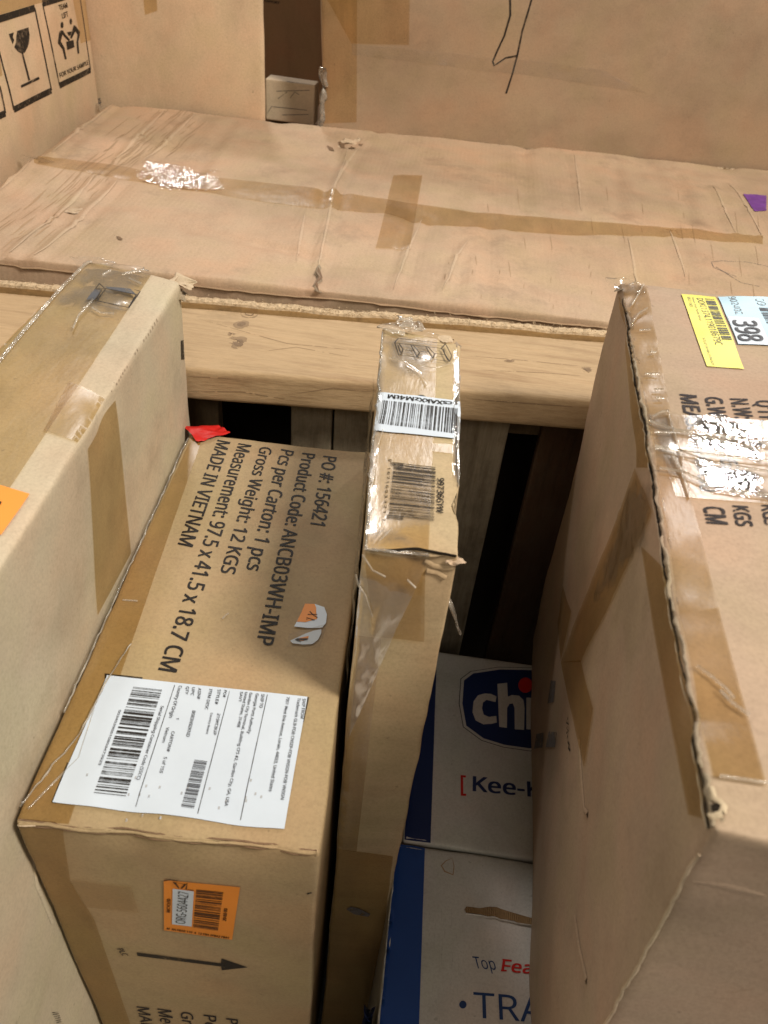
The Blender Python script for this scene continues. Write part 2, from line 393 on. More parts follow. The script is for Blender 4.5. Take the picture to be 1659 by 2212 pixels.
    def stroke(s, name, face, lines, width, mat, h=.0005, parent=None, ridge=0, px=True, label=None, taper=False):
        if 1 < len(lines) <= 24:
            return [s.stroke(name, face, [l], width, mat, h, parent, ridge, px, label, taper) for l in lines][0]
        vs = []; fs = []
        for pl in lines:
            q = np.array([s.uv(face, *p) if px else p for p in pl])
            # resample
            seg = [q[0]]
            for a, b in zip(q[:-1], q[1:]):
                n = max(1, int(np.linalg.norm(b-a)/.008))
                for k in range(1, n+1): seg.append(a+(b-a)*k/n)
            q = np.array(seg); t = np.gradient(q, axis=0); t /= np.linalg.norm(t, axis=1, keepdims=True)+1e-12
            nn = np.stack([-t[:, 1], t[:, 0]], 1)*width/2
            if taper:
                nn = nn*(np.sin(np.linspace(.12, math.pi-.12, len(q)))[:, None])
            n0 = len(vs); cols = (-1, 1) if not ridge else (-1, 0, 1)
            for k in cols:
                hh = np.full((len(q), 1), h+(ridge if k == 0 else 0))
                pp = q+nn*k
                vs += s.surf_h(s.face_pts(face, pp[:, 0], pp[:, 1]), hh).tolist()
            m = len(q)
            for k in range(len(cols)-1):
                fs += [[n0+k*m+i, n0+k*m+i+1, n0+(k+1)*m+i+1, n0+(k+1)*m+i] for i in range(m-1)]
        o = mkmesh(name, vs, fs, mat, parent or s.o, bool(ridge), label)
        if len(lines) > 1: o['kind'] = 'stuff'
        return o
    def bars(s, name, face, quad, n, mat, h=.0007, parent=None, seed=1, across=False, ink_=.55):
        """barcode: quad clockwise; bars stacked down the quad (or across it)"""
        q = np.array([s.uv(face, *p) for p in quad]); rd = random.Random(seed)
        if across: q = q[[3, 0, 1, 2]]
        ws = []
        for i in range(n): ws.append((rd.choice([1, 1, 1, 2, 2, 3, 4])*(1 if i % 2 else 1)))
        tot = sum(ws); t = 0; vs = []; fs = []
        L = lambda a, b, x: a+(b-a)*x
        for i, w in enumerate(ws):
            if i % 2 == 0:
                t0, t1 = t/tot, (t+w*1.05)/tot
                c = [L(q[0], q[3], t0), L(q[1], q[2], t0), L(q[1], q[2], t1), L(q[0], q[3], t1)]
                n0 = len(vs); K = 5
                for k in range(K+1):
                    vs.append(L(c[0], c[1], k/K)); vs.append(L(c[3], c[2], k/K))
                fs += [[n0+2*k, n0+2*k+2, n0+2*k+3, n0+2*k+1] for k in range(K)]
            t += w
        u = np.array(vs)
        pos = s.surf_h(s.face_pts(face, u[:, 0], u[:, 1]), np.full((len(u), 1), h))
        return mkmesh(name, pos, fs, mat, parent or s.o, False)
    def text(s, face, items, mat, h=.0006, parent=None, bold=.0, name='lettering', label=None):
        """items: (string, baseline start, baseline end, cap top at start) in photo pixels, joined into one print"""
        if len(items) > 1: return [s.text(face, [it], mat, h, parent, bold, name, label) for it in items][0]
        vs = []; fs = []
        for it in items:
            st, p0, p1, p2 = it[:4]; bo = it[4] if len(it) > 4 else bold; sh = it[5] if len(it) > 5 else 0
            a, b, c = (s.uv(face, *p) for p in (p0, p1, p2))
            v, f = glyphs(st, 0, sh)
            x0, x1 = v[:, 0].min(), v[:, 0].max()
            uvp = a+np.outer((v[:, 0]-x0)/(x1-x0), b-a)+np.outer(v[:, 1]/CAP, c-a)
            ex, ey = (b-a)/(x1-x0), (c-a)/CAP
            for m_, (ox, oy) in enumerate([(0, 0)] if bo <= 0 else [(-bo, -bo), (bo, -bo), (bo, bo), (-bo, bo), (0, 0)]):
                uq = uvp+ex*ox*1.2+ey*oy*.7; n0 = len(vs)
                vs += s.surf_h(s.face_pts(face, uq[:, 0], uq[:, 1]), np.full((len(uq), 1), h+m_*4e-5)).tolist()
                fs += [[i+n0 for i in ff] for ff in f]
        return mkmesh(name, vs, fs, mat, parent or s.o, False, label)
GC = {}
try:
    import os
    FONT = bpy.data.fonts.load(os.path.join(bpy.utils.resource_path('LOCAL'), 'datafiles', 'fonts', 'NotoSansMath-Regular.woff2'))
except Exception:
    FONT = None                                 # Blender's own built-in face
def glyphs(st, bold=0, shear=0):
    k = (st, bold, shear)
    if k in GC: return GC[k]
    cu = bpy.data.curves.new('t', 'FONT'); cu.body = st; cu.size = 1; cu.font = FONT or cu.font; cu.offset = bold; cu.shear = shear; cu.resolution_u = 3
    ob = bpy.data.objects.new('t', cu); COL.objects.link(ob)
    dg = bpy.context.evaluated_depsgraph_get(); dg.update()
    me = ob.evaluated_get(dg).to_mesh()
    v = np.array([x.co[:] for x in me.vertices]); f = [list(p.vertices) for p in me.polygons]
    ob.evaluated_get(dg).to_mesh_clear()
    bpy.data.objects.remove(ob); bpy.data.curves.remove(cu)
    GC[k] = (v, f); return v, f
CAP = glyphs('H')[0][:, 1].max()
def Z(pts, z): return [(x, y, z) for x, y in pts]
def crumple(name, centre, size, mat, parent, seed=0, n=22, flat=.35, label=None):
    """a crumpled scrap of torn liner or film"""
    S, T = np.meshgrid(np.linspace(-1, 1, n), np.linspace(-1, 1, n), indexing='ij')
    p = np.stack([S, T, S*0], -1)
    off = np.stack([vnoise(p*1.3+seed*7+k*13) for k in range(3)], -1)*.42+np.stack([vnoise(p*3+seed*3+k*17) for k in range(3)], -1)*.13
    p = p*np.array([.8, .8, 1])*(1-.28*(S**2*T**2))[..., None]+off; p[..., 2] = p[..., 2]*flat*1.8+flat*.6*(1-(S**2+T**2)/2)
    pos = np.array(centre)+p*np.array(size)
    fs = [[i*n+j, (i+1)*n+j, (i+1)*n+j+1, i*n+j+1] for i in range(n-1) for j in range(n-1)]
    return mkmesh(name, pos.reshape(-1, 3), fs, mat, parent, True, label)
def tube(name, pts, rad, mat, parent, seed=0, jag=0.0, nseg=7, step=.004, flat=1.0, label=None):
    """a rope-like rolled or crushed edge along world points"""
    P = [np.array(pts[0], float)]
    for a, b in zip(pts[:-1], pts[1:]):
        a = np.array(a, float); b = np.array(b, float); n = max(1, int(np.linalg.norm(b-a)/step))
        for k in range(1, n+1): P.append(a+(b-a)*k/n)
    P = np.array(P); T = np.gradient(P, axis=0); T /= np.linalg.norm(T, axis=1, keepdims=True)+1e-12
    U = np.cross(T, [0, 0, 1.0]); nu = np.linalg.norm(U, axis=1, keepdims=True); U = np.where(nu < 1e-3, [1.0, 0, 0], U/(nu+1e-12))
    V = np.cross(U, T); vs = []
    for k in range(nseg):
        a = 2*math.pi*k/nseg
        base = P+(U*math.cos(a)+V*math.sin(a)*flat)*rad
        if jag: base = base+np.stack([vnoise(base*160+seed+j*7) for j in range(3)], -1)*jag+np.stack([vnoise(base*420+seed+j*5) for j in range(3)], -1)*jag*.5
        vs.append(base)
    m = len(P); vs = np.concatenate(vs)
    fs = [[k*m+i, k*m+i+1, ((k+1) % nseg)*m+i+1, ((k+1) % nseg)*m+i] for k in range(nseg) for i in range(m-1)]
    fs += [[k*m for k in range(nseg)][::-1], [k*m+m-1 for k in range(nseg)]]
    return mkmesh(name, vs, fs, mat, parent, True, label)
def plank(name, quad, z0, z1, mat, parent, step=.03, amp=.0012, r=.004, seed=0, label=None):
    """a board: four plan corners (fl, fr, br, bl), bottom and top height, eased edges"""
    b = Box.__new__(Box); b.c = np.array([Z(quad, z0), Z(quad, z1)], float)
    b.W = np.linalg.norm(b.c[1, 1]-b.c[1, 0]); b.L = np.linalg.norm(b.c[1, 3]-b.c[1, 0]); b.H = z1-z0
    b.D = np.array([b.W, b.L, b.H]); b.r = min(r, b.D.min()*.12); b.amp = amp*.5; b.cr = amp; b.seed = seed; b.dents = []
    b.o = parent; b.mat = mat; b.step = step
    b.build(); b.body.name = name
    if label: b.body['label'] = label
    return b
def cs(sx, x0, y0):                          # crop-to-photo pixel conversion used while tracing print
    return lambda pts: [(x0+x*sx, y0+y*sx) for x, y in pts]

# ------------------------------------------------------------------ floor
fl = mkmesh('floor', [(-8, -8, 0), (8, -8, 0), (8, 8, 0), (-8, 8, 0)], [[0, 1, 2, 3]], M['concrete'], None, False); tag(fl, kind='structure')

# ------------------------------------------------------------------ wooden crate side: rail, sheathing panel, slats
crate = empty('wooden_crate', (0, .76, 0), 'open wooden crate side with thick top rail, between the flat carton and the upright cartons', 'crate')
def beam_y(x, off=0): return .711+.1*x+off
bx0, bx1 = -.75, .62
rail = plank('top_rail', [(bx0, beam_y(bx0)), (bx1, beam_y(bx1)), (bx1, beam_y(bx1, .138)), (bx0, beam_y(bx0, .138))], F0+.012, F0+.05, M['beam'], crate, .02, .0010, .007, 4)
# sheathing panel behind the rail, with its rough sawn edge
pv = []; pf = []
nx = 420
for i in range(nx+1):
    x = bx0+(bx1-bx0)*i/nx; y0 = beam_y(x, .141)
    z = F0+.0565+.0012*float(vnoise(np.array([x*30, 0, 2.])))
    q = lambda k, s_: float(vnoise(np.array([x*350, k*3.3, s_])))
    pv += [(x, y0, F0-.03), (x, y0, z-.003), (x, y0+.0008+.0008*q(1, 1), z+.0009*q(1, 5)), (x, y0+.006, z+.0012+.0012*q(2, 3)), (x, y0+.0115+.0012*q(3, 2), z+.0009*q(4, 4)), (x, y0+.013, z-.004), (x, y0+.013, F0-.03)]
for i in range(nx):
    for k in range(6): pf.append([i*7+k, (i+1)*7+k, (i+1)*7+k+1, i*7+k+1])
pan = mkmesh('sheathing_panel', pv, pf, M['ply'], crate, False)
pan.data.materials.append(M['fibre'])
for i, p in enumerate(pan.data.polygons):
    if i % 6 in (1, 2, 3, 4): p.material_index = 1
bit = random.Random(5)
vs = []; fs = []
for i in range(1500):
    x = bit.uniform(bx0, bx1-.1); y = beam_y(x, .141)+bit.uniform(-.0035, .013); z = F0+.0565+bit.uniform(-.001, .002)
    a = bit.uniform(0, 6.3); l = bit.uniform(.001, .006); w = .0005
    n0 = len(vs); dx, dy = math.cos(a)*l, math.sin(a)*l*.6; dz = bit.uniform(-.002, .003)
    vs += [(x, y, z), (x+dx, y+dy, z+dz), (x+dx+w, y+dy+w, z+dz), (x+w, y-w, z+.0008)]; fs.append([n0, n0+1, n0+2, n0+3])
spl = mkmesh('splinters', vs, fs, M['fibre'], crate, False)
tag(spl, kind='stuff')
sl0, sl1 = .05, F0+.011
def slat(x0, x1, yo, mat, z1=sl1, z0=.02, th=.018, seed=0, label=None):
    plank('slat', [(x0, beam_y(x0, yo)), (x1, beam_y(x1, yo)), (x1, beam_y(x1, yo+th)), (x0, beam_y(x0, yo+th))], z0, z1, mat, crate, .05, .0012, .003, seed, label)
slat(-.50, -.37, .035, M['slat'], seed=1); slat(-.365, -.229, .035, M['slat'], seed=2, label='grey brown slat left of the small black gap')
slat(-.148, -.103, .033, M['slatpale'], seed=3, label='pale worn slat right of the small black gap')
slat(-.101, -.012, .036, M['slatpale'], seed=4); slat(-.010, .022, .036, M['slat'], seed=14)
slat(.024, .096, .035, M['slatpale'], seed=5, label='knotty weathered slat beside the wide black gap')
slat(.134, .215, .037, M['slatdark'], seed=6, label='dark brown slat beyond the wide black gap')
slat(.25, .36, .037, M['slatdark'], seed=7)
# short blocking under the rail closes the tops of the gaps
plank('blocking', [(-.232, beam_y(-.232, .056)), (-.146, beam_y(-.146, .056)), (-.146, beam_y(-.146, .074)), (-.232, beam_y(-.232, .074))], F0-.024, sl1, M['slat'], crate, .03, .001, .003, 8)
plank('blocking', [(.08, beam_y(.08, .056)), (.21, beam_y(.21, .056)), (.21, beam_y(.21, .074)), (.08, beam_y(.08, .074))], F0-.036, sl1, M['slat'], crate, .03, .001, .003, 9)
# knots and stains on the rail's top
def knot(px, py, rx, ry, seed):
    pts = []
    for i in range(18):
        a = 2*math.pi*i/18; k_ = 1+.25*float(vnoise(np.array([i*.7, seed, 1.])))
        pts.append((px+rx*k_*math.cos(a), py+ry*k_*math.sin(a)))
    rail.poly('knot', 'T', pts, M['knotrim'], .0003, crate)
    rail.poly('knot', 'T', [(px+(x-px)*.55, py+(y-py)*.55) for x, y in pts], M['knotcore'], .0005, crate)
for kk in ((540, 677, 19, 11, 1), (522, 701, 17, 8, 2), (515, 741, 22, 14, 3), (1268, 799, 15, 6, 4), (500, 722, 9, 4, 5), (1100, 780, 10, 3, 6), (1270, 734, 7, 3, 7)): knot(*kk)
rail.stroke('grain_crack', 'T', [[(560, 665), (700, 680), (900, 700)], [(430, 690), (520, 715), (620, 742), (780, 758)], [(560, 760), (640, 750), (760, 772)], [(1010, 770), (1120, 778), (1260, 792), (1290, 795)], [(1040, 800), (1180, 806), (1280, 815)]], .0012, M['knotrim'], .0003, crate, taper=True)
rail.stroke('grain_crack', 'F', [[(405, 812), (460, 815), (520, 820)], [(640, 850), (720, 838), (800, 846)], [(410, 845), (520, 846), (640, 866)], [(1020, 862), (1120, 870), (1260, 880)]], .0014, M['knotrim'], .0003, crate, taper=True)

# ------------------------------------------------------------------ flat carton behind the crate
fz = lambda x: F0+.078-.02*(x+.6)/1.25
FB = Box('flat_carton', 'large flat tan carton with long shiny tape strip, lying behind the wooden rail', 'carton',
         [(-.600, .826, fz(-.6)), (.60, .928, fz(.6)), (.70, 1.70, F0+.060), (-.648, 1.492, F0+.083)],
         [(-.600, .826, F0-.02), (.60, .928, F0-.035), (.70, 1.70, F0-.035), (-.648, 1.492, F0-.02)], M['flat'], .004, .0030, .0014, 3, .0065)
rdd = random.Random(8)
FB.dents = [((rdd.uniform(.05, 1.2), rdd.uniform(0, .7), FB.H), rdd.uniform(.02, .07), rdd.uniform(-.002, .0035)) for _ in range(26)]
h_px = lambda b, f, q: b.face_pts(f, *[np.array([c]) for c in b.uv(f, *q)])[0]
cre = [[(243, 228), (170, 290), (115, 338)], [(355, 247), (300, 300), (252, 350)], [(422, 252), (360, 310), (305, 358)], [(70, 350), (0, 415)],
       [(205, 382), (110, 470), (20, 545)], [(255, 392), (165, 480), (75, 553)], [(912, 470), (880, 545), (850, 625)],
       [(1012, 522), (985, 560), (972, 600), (955, 632)], [(755, 310), (720, 420), (690, 560), (683, 632)], [(788, 300), (750, 350), (715, 430)],
       [(1240, 338), (1250, 400), (1256, 455)], [(1540, 400), (1565, 450), (1590, 500)], [(1575, 395), (1615, 450), (1650, 510)],
       [(1355, 520), (1375, 600), (1390, 640)], [(660, 450), (640, 560)], [(1445, 500), (1480, 600)]]
FB.folds = [(h_px(FB, 'T', a), h_px(FB, 'T', b), .007, .0026 if i < 9 else .0016) for i, l in enumerate(cre) for a, b in zip(l[:-1], l[1:])]
FB.folds += [(h_px(FB, 'T', a), h_px(FB, 'T', b), .011, -.0020) for a, b in [((150, 275), (20, 380)), ((180, 420), (40, 500)), ((500, 265), (420, 380)), ((1060, 470), (1050, 640)), ((1130, 330), (1140, 450)), ((1330, 350), (1345, 470)), ((1460, 370), (1500, 480)), ((560, 520), (1000, 610)), ((300, 470), (660, 540))]]
FB.build()
UB = Box('gap_shade_carton', 'added near-black filler under the flat carton, keeping the gaps between the crate slats black', 'carton', [(-.60, .95, F0-.037), (.6, 1.0, F0-.037), (.6, 1.48, F0-.037), (-.6, 1.45, F0-.037)], [(-.60, .95, 0), (.6, 1.0, 0), (.6, 1.48, 0), (-.6, 1.45, 0)], M['dark'], .006, .001, .001, 5, .1)  # added filler, coloured near-black so the slat gaps look deeply shaded
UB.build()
h2 = cs(.5, 0, 0); h2r = cs(.5, 829.5, 0)
tp_top = [(75, 340), (225, 357), (345, 372), (540, 395), (700, 415), (829, 431), (920, 445), (1055, 458), (1245, 475), (1430, 490), (1650, 505)]
tp_bot = [(75, 357), (225, 380), (345, 402), (430, 417), (665, 445), (829, 457), (905, 480), (1030, 492), (1230, 507), (1600, 522), (1650, 524)]
for i in range(len(tp_top)-1):
    g = False
    FB.grid('tape', 'T', [tp_top[i], tp_top[i+1], tp_bot[i+1], tp_bot[i]], M['tapeg'] if g else M['tape'], .0007, wrinkle=.0010 if g else .0004, wsc=90)
FB.grid('tape', 'T', [(850, 382), (912, 382), (885, 537), (812, 532)], M['tape'], .0011, wrinkle=.0006)
FB.grid('tape', 'T', [(1604, 421), (1655, 424), (1655, 457), (1630, 455)], M['purple'], .0009, wrinkle=.0008, label='purple tape at the right edge')
FB.grid('plastic_wrap', 'T', [(300, 350), (480, 372), (490, 430), (280, 400)], M['tapeg'], .0016, wrinkle=.0010, wsc=110, label='crinkled patch of plastic catching the lamp')
# creases pressed into the liner
FB.stroke('crease', 'T', cre[:6], .007, M['crease'], .0004, ridge=.0005, taper=True)
FB.stroke('crease', 'T', cre[6:], .004, M['crease'], .0004, ridge=.0004, taper=True)
rd = random.Random(3); scr = []
for i in range(150):
    t = rd.random(); x = -20+440*t+rd.uniform(-30, 30); y = 545-300*t+rd.uniform(-60, 40); l = rd.uniform(8, 60)
    if 20 < y < 550 and y > 262+(-x+60)*.1 and y > 385-x*.68: scr.append([(x, y), (x+l, y-l*.78)])
FB.stroke('scuff', 'T', scr, .0018, M['scuff'], .0003, taper=True)
scr = []
for i in range(46):
    x = rd.uniform(930, 1290); y = rd.uniform(555, 690); l = rd.uniform(5, 14); scr.append([(x, y), (x-1.5, y+l)])
for i in range(24):
    x = rd.uniform(1000, 1640); y = rd.uniform(385, 620); l = rd.uniform(10, 50); scr.append([(x, y), (x+l*.12, y+l)])
FB.stroke('scuff', 'T', scr, .0012, M['scuff'], .0003, taper=True)
FB.stroke('pen_scribble', 'T', [[(1590, 600), (1540, 582), (1535, 570), (1560, 566), (1610, 568), (1659, 578)], [(1545, 580), (1600, 612), (1640, 622)]], .0009, M['inkfaint'], .0004)
FB.poly('hole', 'T', [(251, 509), (258, 510), (265, 515), (262, 518), (255, 516)], M['foldline'], .0009)
FB.poly('hole', 'T', None, M['foldline'], .0012, parts=[[(706, 311), (718, 316), (723, 323), (712, 321)], [(731, 303), (742, 300), (750, 306), (762, 316), (770, 319), (756, 322), (738, 316)], [(774, 309), (785, 311), (780, 315)]])
cpos = lambda b, f, px, h=0: b.surf_h(b.face_pts(f, *[np.array([c]) for c in b.uv(f, px[0], px[1])]), np.array([[h]]))[0]
crumple('torn_liner', cpos(FB, 'T', (752, 303)), (.020, .013, .010), M['torn'], FB.o, 3)
crumple('torn_liner', cpos(FB, 'T', (775, 300)), (.012, .012, .008), M['torn'], FB.o, 5)
crumple('torn_liner', cpos(FB, 'T', (735, 312)), (.010, .008, .004), M['torn'], FB.o, 6)
crumple('plastic_wrap', cpos(FB, 'T', (78, 345)), (.030, .018, .014), M['wrap'], FB.o, 8)
crumple('plastic_wrap', cpos(FB, 'T', (228, 228)), (.030, .016, .014), M['wrapgrey'], FB.o, 9)
crumple('torn_liner', cpos(FB, 'T', (162, 452)), (.020, .012, .005), M['torn'], FB.o, 11)
# ragged split in the front edge and its dark fold line
FB.stroke('torn_edge', 'T', [[(690, 568), (684, 588), (692, 604), (680, 620), (686, 638)]], .006, M['edge'], .0006, ridge=.003)
FB.poly('hole', 'T', [(688, 575), (693, 590), (697, 604), (685, 618), (687, 634), (680, 622), (688, 604), (682, 590)], M['foldline'], .0036)
fe = [FB.surf(np.array([[t*FB.W, 0, FB.H-.011]]), .0008)[0] for t in np.linspace(.01, .99, 60)]
tube('fold_line', fe, .0012, M['scuff'], FB.o, 3, .0012, 5, .01)

# ------------------------------------------------------------------ cartons standing behind
zb = 0.0
FG = Box('fragile_carton', 'tall tan carton printed with a wine glass and team lift sign', 'carton',
         [(-1.15, .55, 1.34), (-.652, .60, 1.34), (-.660, 1.500, 1.34), (-1.15, 1.50, 1.34)],
         [(-1.15, .55, 0), (-.652, .60, 0), (-.660, 1.500, 0), (-1.15, 1.50, 0)], M['back'], .006, .0012, .001, 21, .03)
FG.build()
k = cs(.2315, 0, 0)
def frame_lines(tl, tr, br, bl): return [tl, tr], [tr, br], [br, bl], [bl, tl]
FG.stroke('printed_frame', 'R', [k([(-85, 200), (325, 75)]), k([(475, 843), (125, 1022)]), k([(45, 1055), (-60, 1105)])], .0085, M['ink'], .0006)
FG.stroke('printed_frame', 'R', [k([(325, 75), (475, 843)]), k([(-80, 200), (125, 1022)]), k([(-10, 800), (45, 1055)])], .0042, M['ink'], .0006)
FG.stroke('printed_frame', 'R', [k([(395, 32), (735, -78)]), k([(840, 652), (545, 797)])], .0085, M['ink'], .0006)
FG.stroke('printed_frame', 'R', [k([(735, -78), (742, 0), (840, 652)]), k([(395, 32), (545, 797)])], .0036, M['ink'], .0006)
FG.poly('wine_glass_sign', 'R', None, M['ink'], .0006, parts=[
    k([(160, 288), (265, 255), (277, 330), (272, 390), (258, 440), (232, 488), (205, 502), (168, 482), (133, 440), (150, 390), (153, 330)]),
    k([(80, 317), (128, 302), (118, 345), (132, 372), (118, 412)]),
    k([(200, 498), (215, 496), (280, 745), (262, 752)]), k([(188, 795), (360, 715), (368, 738), (193, 818)])])
ell = lambda cx, cy, rx, ry, n=14: [(cx+rx*math.cos(2*math.pi*i/n), cy+ry*math.sin(2*math.pi*i/n)) for i in range(n)]
FG.poly('team_lift_sign', 'R', None, M['ink'], .0006, parts=[k(ell(567, 232, 14, 30)), k(ell(648, 198, 12, 28)),
    k([(555, 280), (575, 282), (598, 320), (640, 368), (628, 382), (590, 345), (570, 320), (556, 385), (590, 445), (610, 548), (594, 555), (572, 460), (528, 402), (540, 300)]),
    k([(675, 232), (692, 240), (735, 295), (732, 325), (718, 385), (728, 495), (712, 500), (700, 395), (712, 320), (690, 290), (655, 360), (640, 350)]),
    k([(605, 388), (672, 370), (682, 438), (615, 466)]), k([(610, 300), (655, 290), (645, 325), (630, 335)])])
FG.text('R', [('TEAM', *k([(545, 92), (622, 66), (532, 48)])), ('LIFT', *k([(572, 172), (626, 150), (562, 125)])),
              ('FOR YOUR SAMPLE', *k([(550, 722), (818, 598), (542, 682)]))], M['ink'], bold=.01)
FG.grid('tape', 'R', k([(660, -60), (832, -60), (877, 362), (740, 402)]), M['tape'], .001)
FG.grid('tape', 'R', k([(-60, -60), (480, -80), (430, 10), (-60, 150)]), M['tape'], .001)
FG.grid('tape', 'R', k([(-60, 560), (-5, 550), (15, 700), (-40, 730)]), M['tape'], .001)

PB = Box('plain_carton', 'tall plain pale tan carton standing in the corner beside the fragile carton', 'carton',
         [(-.85, 1.508, 1.33), (-.366, 1.538, 1.33), (-.385, 1.60, 1.33), (-.85, 1.60, 1.33)],
         [(-.85, 1.508, 0), (-.366, 1.538, 0), (-.385, 1.60, 0), (-.85, 1.60, 0)], M['back'], .006, .002, .002, 33, .03)
PB.build()
PB.grid('tape', 'F', [(308, -15), (338, -15), (340, 23), (313, 32)], M['tape'], .001)
PB.text('F', [('00025', (206, 226), (219, 222), (204, 216))], M['inkfaint'], bold=.04)

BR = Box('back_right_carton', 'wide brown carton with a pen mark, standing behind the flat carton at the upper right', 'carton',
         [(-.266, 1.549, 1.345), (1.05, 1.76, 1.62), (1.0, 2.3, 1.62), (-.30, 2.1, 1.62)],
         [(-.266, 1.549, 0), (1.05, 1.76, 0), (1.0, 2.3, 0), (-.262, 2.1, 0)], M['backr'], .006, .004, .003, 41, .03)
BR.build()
BR.stroke('pen_mark', 'F', [h2r([(545, -10), (546, 60), (520, 150), (490, 215), (470, 262), (476, 280), (495, 268), (525, 248), (578, 240)]),
                            h2r([(640, -10), (618, 65), (598, 130), (575, 245), (555, 320), (528, 402)])], .0032, M['ink'], .0007)
BR.grid('tape', 'F', [(692, -20), (772, -20), (770, 265), (695, 268)], M['tapef'], .0007)
BR.grid('tape', 'F', [(700, -20), (886, -20), (884, 95), (760, 92)], M['tapef'], .0012)
BR.grid('tape', 'F', [(760, 92), (1300, 150), (1400, 200), (760, 118)], M['wrap'], .0012)
crn = [BR.surf(np.array([[0, 0, z]]), .001)[0] for z in np.linspace(F0+.08, 1.32, 24)]
tube('plastic_wrap', crn, .006, M['strand'], BR.o, 2, .004, 7, .01)

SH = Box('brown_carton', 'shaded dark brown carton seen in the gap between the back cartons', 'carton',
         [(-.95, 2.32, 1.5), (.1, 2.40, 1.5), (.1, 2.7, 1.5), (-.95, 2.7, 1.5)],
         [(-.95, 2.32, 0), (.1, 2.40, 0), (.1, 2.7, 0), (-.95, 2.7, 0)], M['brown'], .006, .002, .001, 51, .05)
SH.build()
SH.text('F', [('EXPORT', (571, 4), (603, 9), (572, -1))], M['ink'], bold=.02)
wq = cs(.16535, 521, 0)
WB = Box('white_carton', 'small off white carton with a worn print in the gap between the back cartons', 'carton',
         [(-.383, 1.62, F0+.129), (-.289, 1.624, F0+.127), (-.288, 1.66, F0+.127), (-.382, 1.66, F0+.129)],
         [(-.383, 1.62, F0+.058), (-.289, 1.624, F0+.056), (-.288, 1.66, F0+.056), (-.382, 1.66, F0+.058)], M['whitesmall'], .002, .0003, .0005, 61, .02)
WB.knocks = []
WB.build()
WB.poly('faded_print', 'F', None, M['inkfaint'], .0005, parts=[wq([(590, 1040), (940, 1060), (940, 1085), (600, 1068)])])
WB.stroke('faded_print', 'F', [wq([(460, 1190), (900, 1180)]), wq([(480, 1290), (600, 1200)]), wq([(640, 1280), (700, 1200), (760, 1240)]), wq([(340, 1480), (400, 1390), (860, 1440)]), wq([(540, 1500), (880, 1495)])], .0012, M['inkfaint'], .0005)
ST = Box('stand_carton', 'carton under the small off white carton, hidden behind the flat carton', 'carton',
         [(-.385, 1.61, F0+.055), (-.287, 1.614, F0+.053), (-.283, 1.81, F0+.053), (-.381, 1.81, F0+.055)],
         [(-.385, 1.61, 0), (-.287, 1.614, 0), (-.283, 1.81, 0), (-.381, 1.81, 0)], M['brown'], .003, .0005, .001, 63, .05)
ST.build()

# ------------------------------------------------------------------ left carton (cream, upright)
LX = lambda y: -.2165-.0543*(y-.222)
LB = Box('left_carton', 'narrow upright cream carton with brown tape and grey plastic wrap, at the left', 'carton',
         [(-.312, -.15, F0+.151), (LX(-.15)-.001, -.15, F0+.148), (LX(.664)+.0005, .664, F0+.152), (-.338, .698, F0+.152)],
         [(-.312, -.15, 0), (LX(-.15), -.15, 0), (LX(.664), .664, 0), (-.338, .698, 0)], M['cream'], .0035, .0012, .0016, 71, .008)
LB.build()
lc = cs(.1984, 137, 537.6)
tl = [(60, 690), (-60, 840), (-180, 1000)]
LB.grid('tape', 'T', [(188, 560), (328, 597), (-10, 1105), (-330, 1010)], M['tapeb'], .0006, wrinkle=.0002, wsc=50, label='broad brown tape along the top')
LB.grid('tape', 'T', [(150, 828), (248, 862), (184, 962), (95, 935)], M['tapeb'], .0014)
LB.grid('tape', 'R', [(186, 968), (249, 864), (284, 1195), (213, 1330)], M['tapeb'], .0007)
LB.stroke('printed_box_sign', 'T', [lc([(375, 620), (720, 700), (845, 525), (780, 505)]), lc([(375, 620), (470, 487), (800, 562), (720, 700)]), lc([(400, 430), (360, 487), (460, 490), (400, 430)]), lc([(350, 490), (425, 500), (370, 600)])], .0013, M['ink'], .0040)
LB.poly('printed_box_sign', 'T', lc([(455, 462), (735, 490), (800, 560), (490, 492)]), M['inkgrey'], .0038)
LB.poly('printed_box_sign', 'T', lc([(345, 492), (420, 502), (350, 605), (255, 605)]), M['inkgrey'], .0038)
LB.poly('printed_mark', 'R', [(388, 735), (394, 733), (397, 776), (390, 776)], M['ink'], .0006)
LB.grid('sticker', 'T', [(-75, 1030), (65, 1070), (4, 1157), (-140, 1110)], M['orange'], .0012, label='orange sticker')
LB.stroke('sticker_print', 'T', [[(-6, 1086), (3, 1089), (-2, 1096)]], .0015, M['ink'], .0016)
pr = []
for i in range(22):
    t = i/21; x = 340-92*t; y = 693+150*t; 
    if i in (7, 8, 11, 12, 13, 20): continue
    pr.append([(x-4, y-3), (x+5, y+1)])
LB.stroke('perforation', 'T', pr, .0012, M['edge'], .0007)
LB.text('R', [('www.', (108, 2184), (121, 2212), (127, 2185))], M['inkworn'], .0006, name='website_print')
LB.stroke('crease', 'R', [[(150, 1700+20), (165, 1760), (215, 1830)][:0] or [(130, 2000-40), (160, 2010), (200, 2070), (250, 2150)]], .004, M['cream'], .0003, ridge=.0012)
LB.stroke('crease', 'R', [[(72, 1850), (78, 1910), (110, 1990)]], .004, M['cream'], .0003, ridge=.0010)
LB.grid('plastic_wrap', 'T', [(192, 556), (337, 598), (262, 700), (100, 668)], M['wrapgrey'], .0016, wrinkle=.0022, wsc=45, label='grey crumpled wrap over the far end')
LB.grid('plastic_wrap', 'B', [(0.005, LB.H-.006), (LB.W-.02, LB.H-.006), (LB.W-.03, LB.H-.1), (.005, LB.H-.1)], M['wrapgrey'], .0016, px=False, wrinkle=.003)
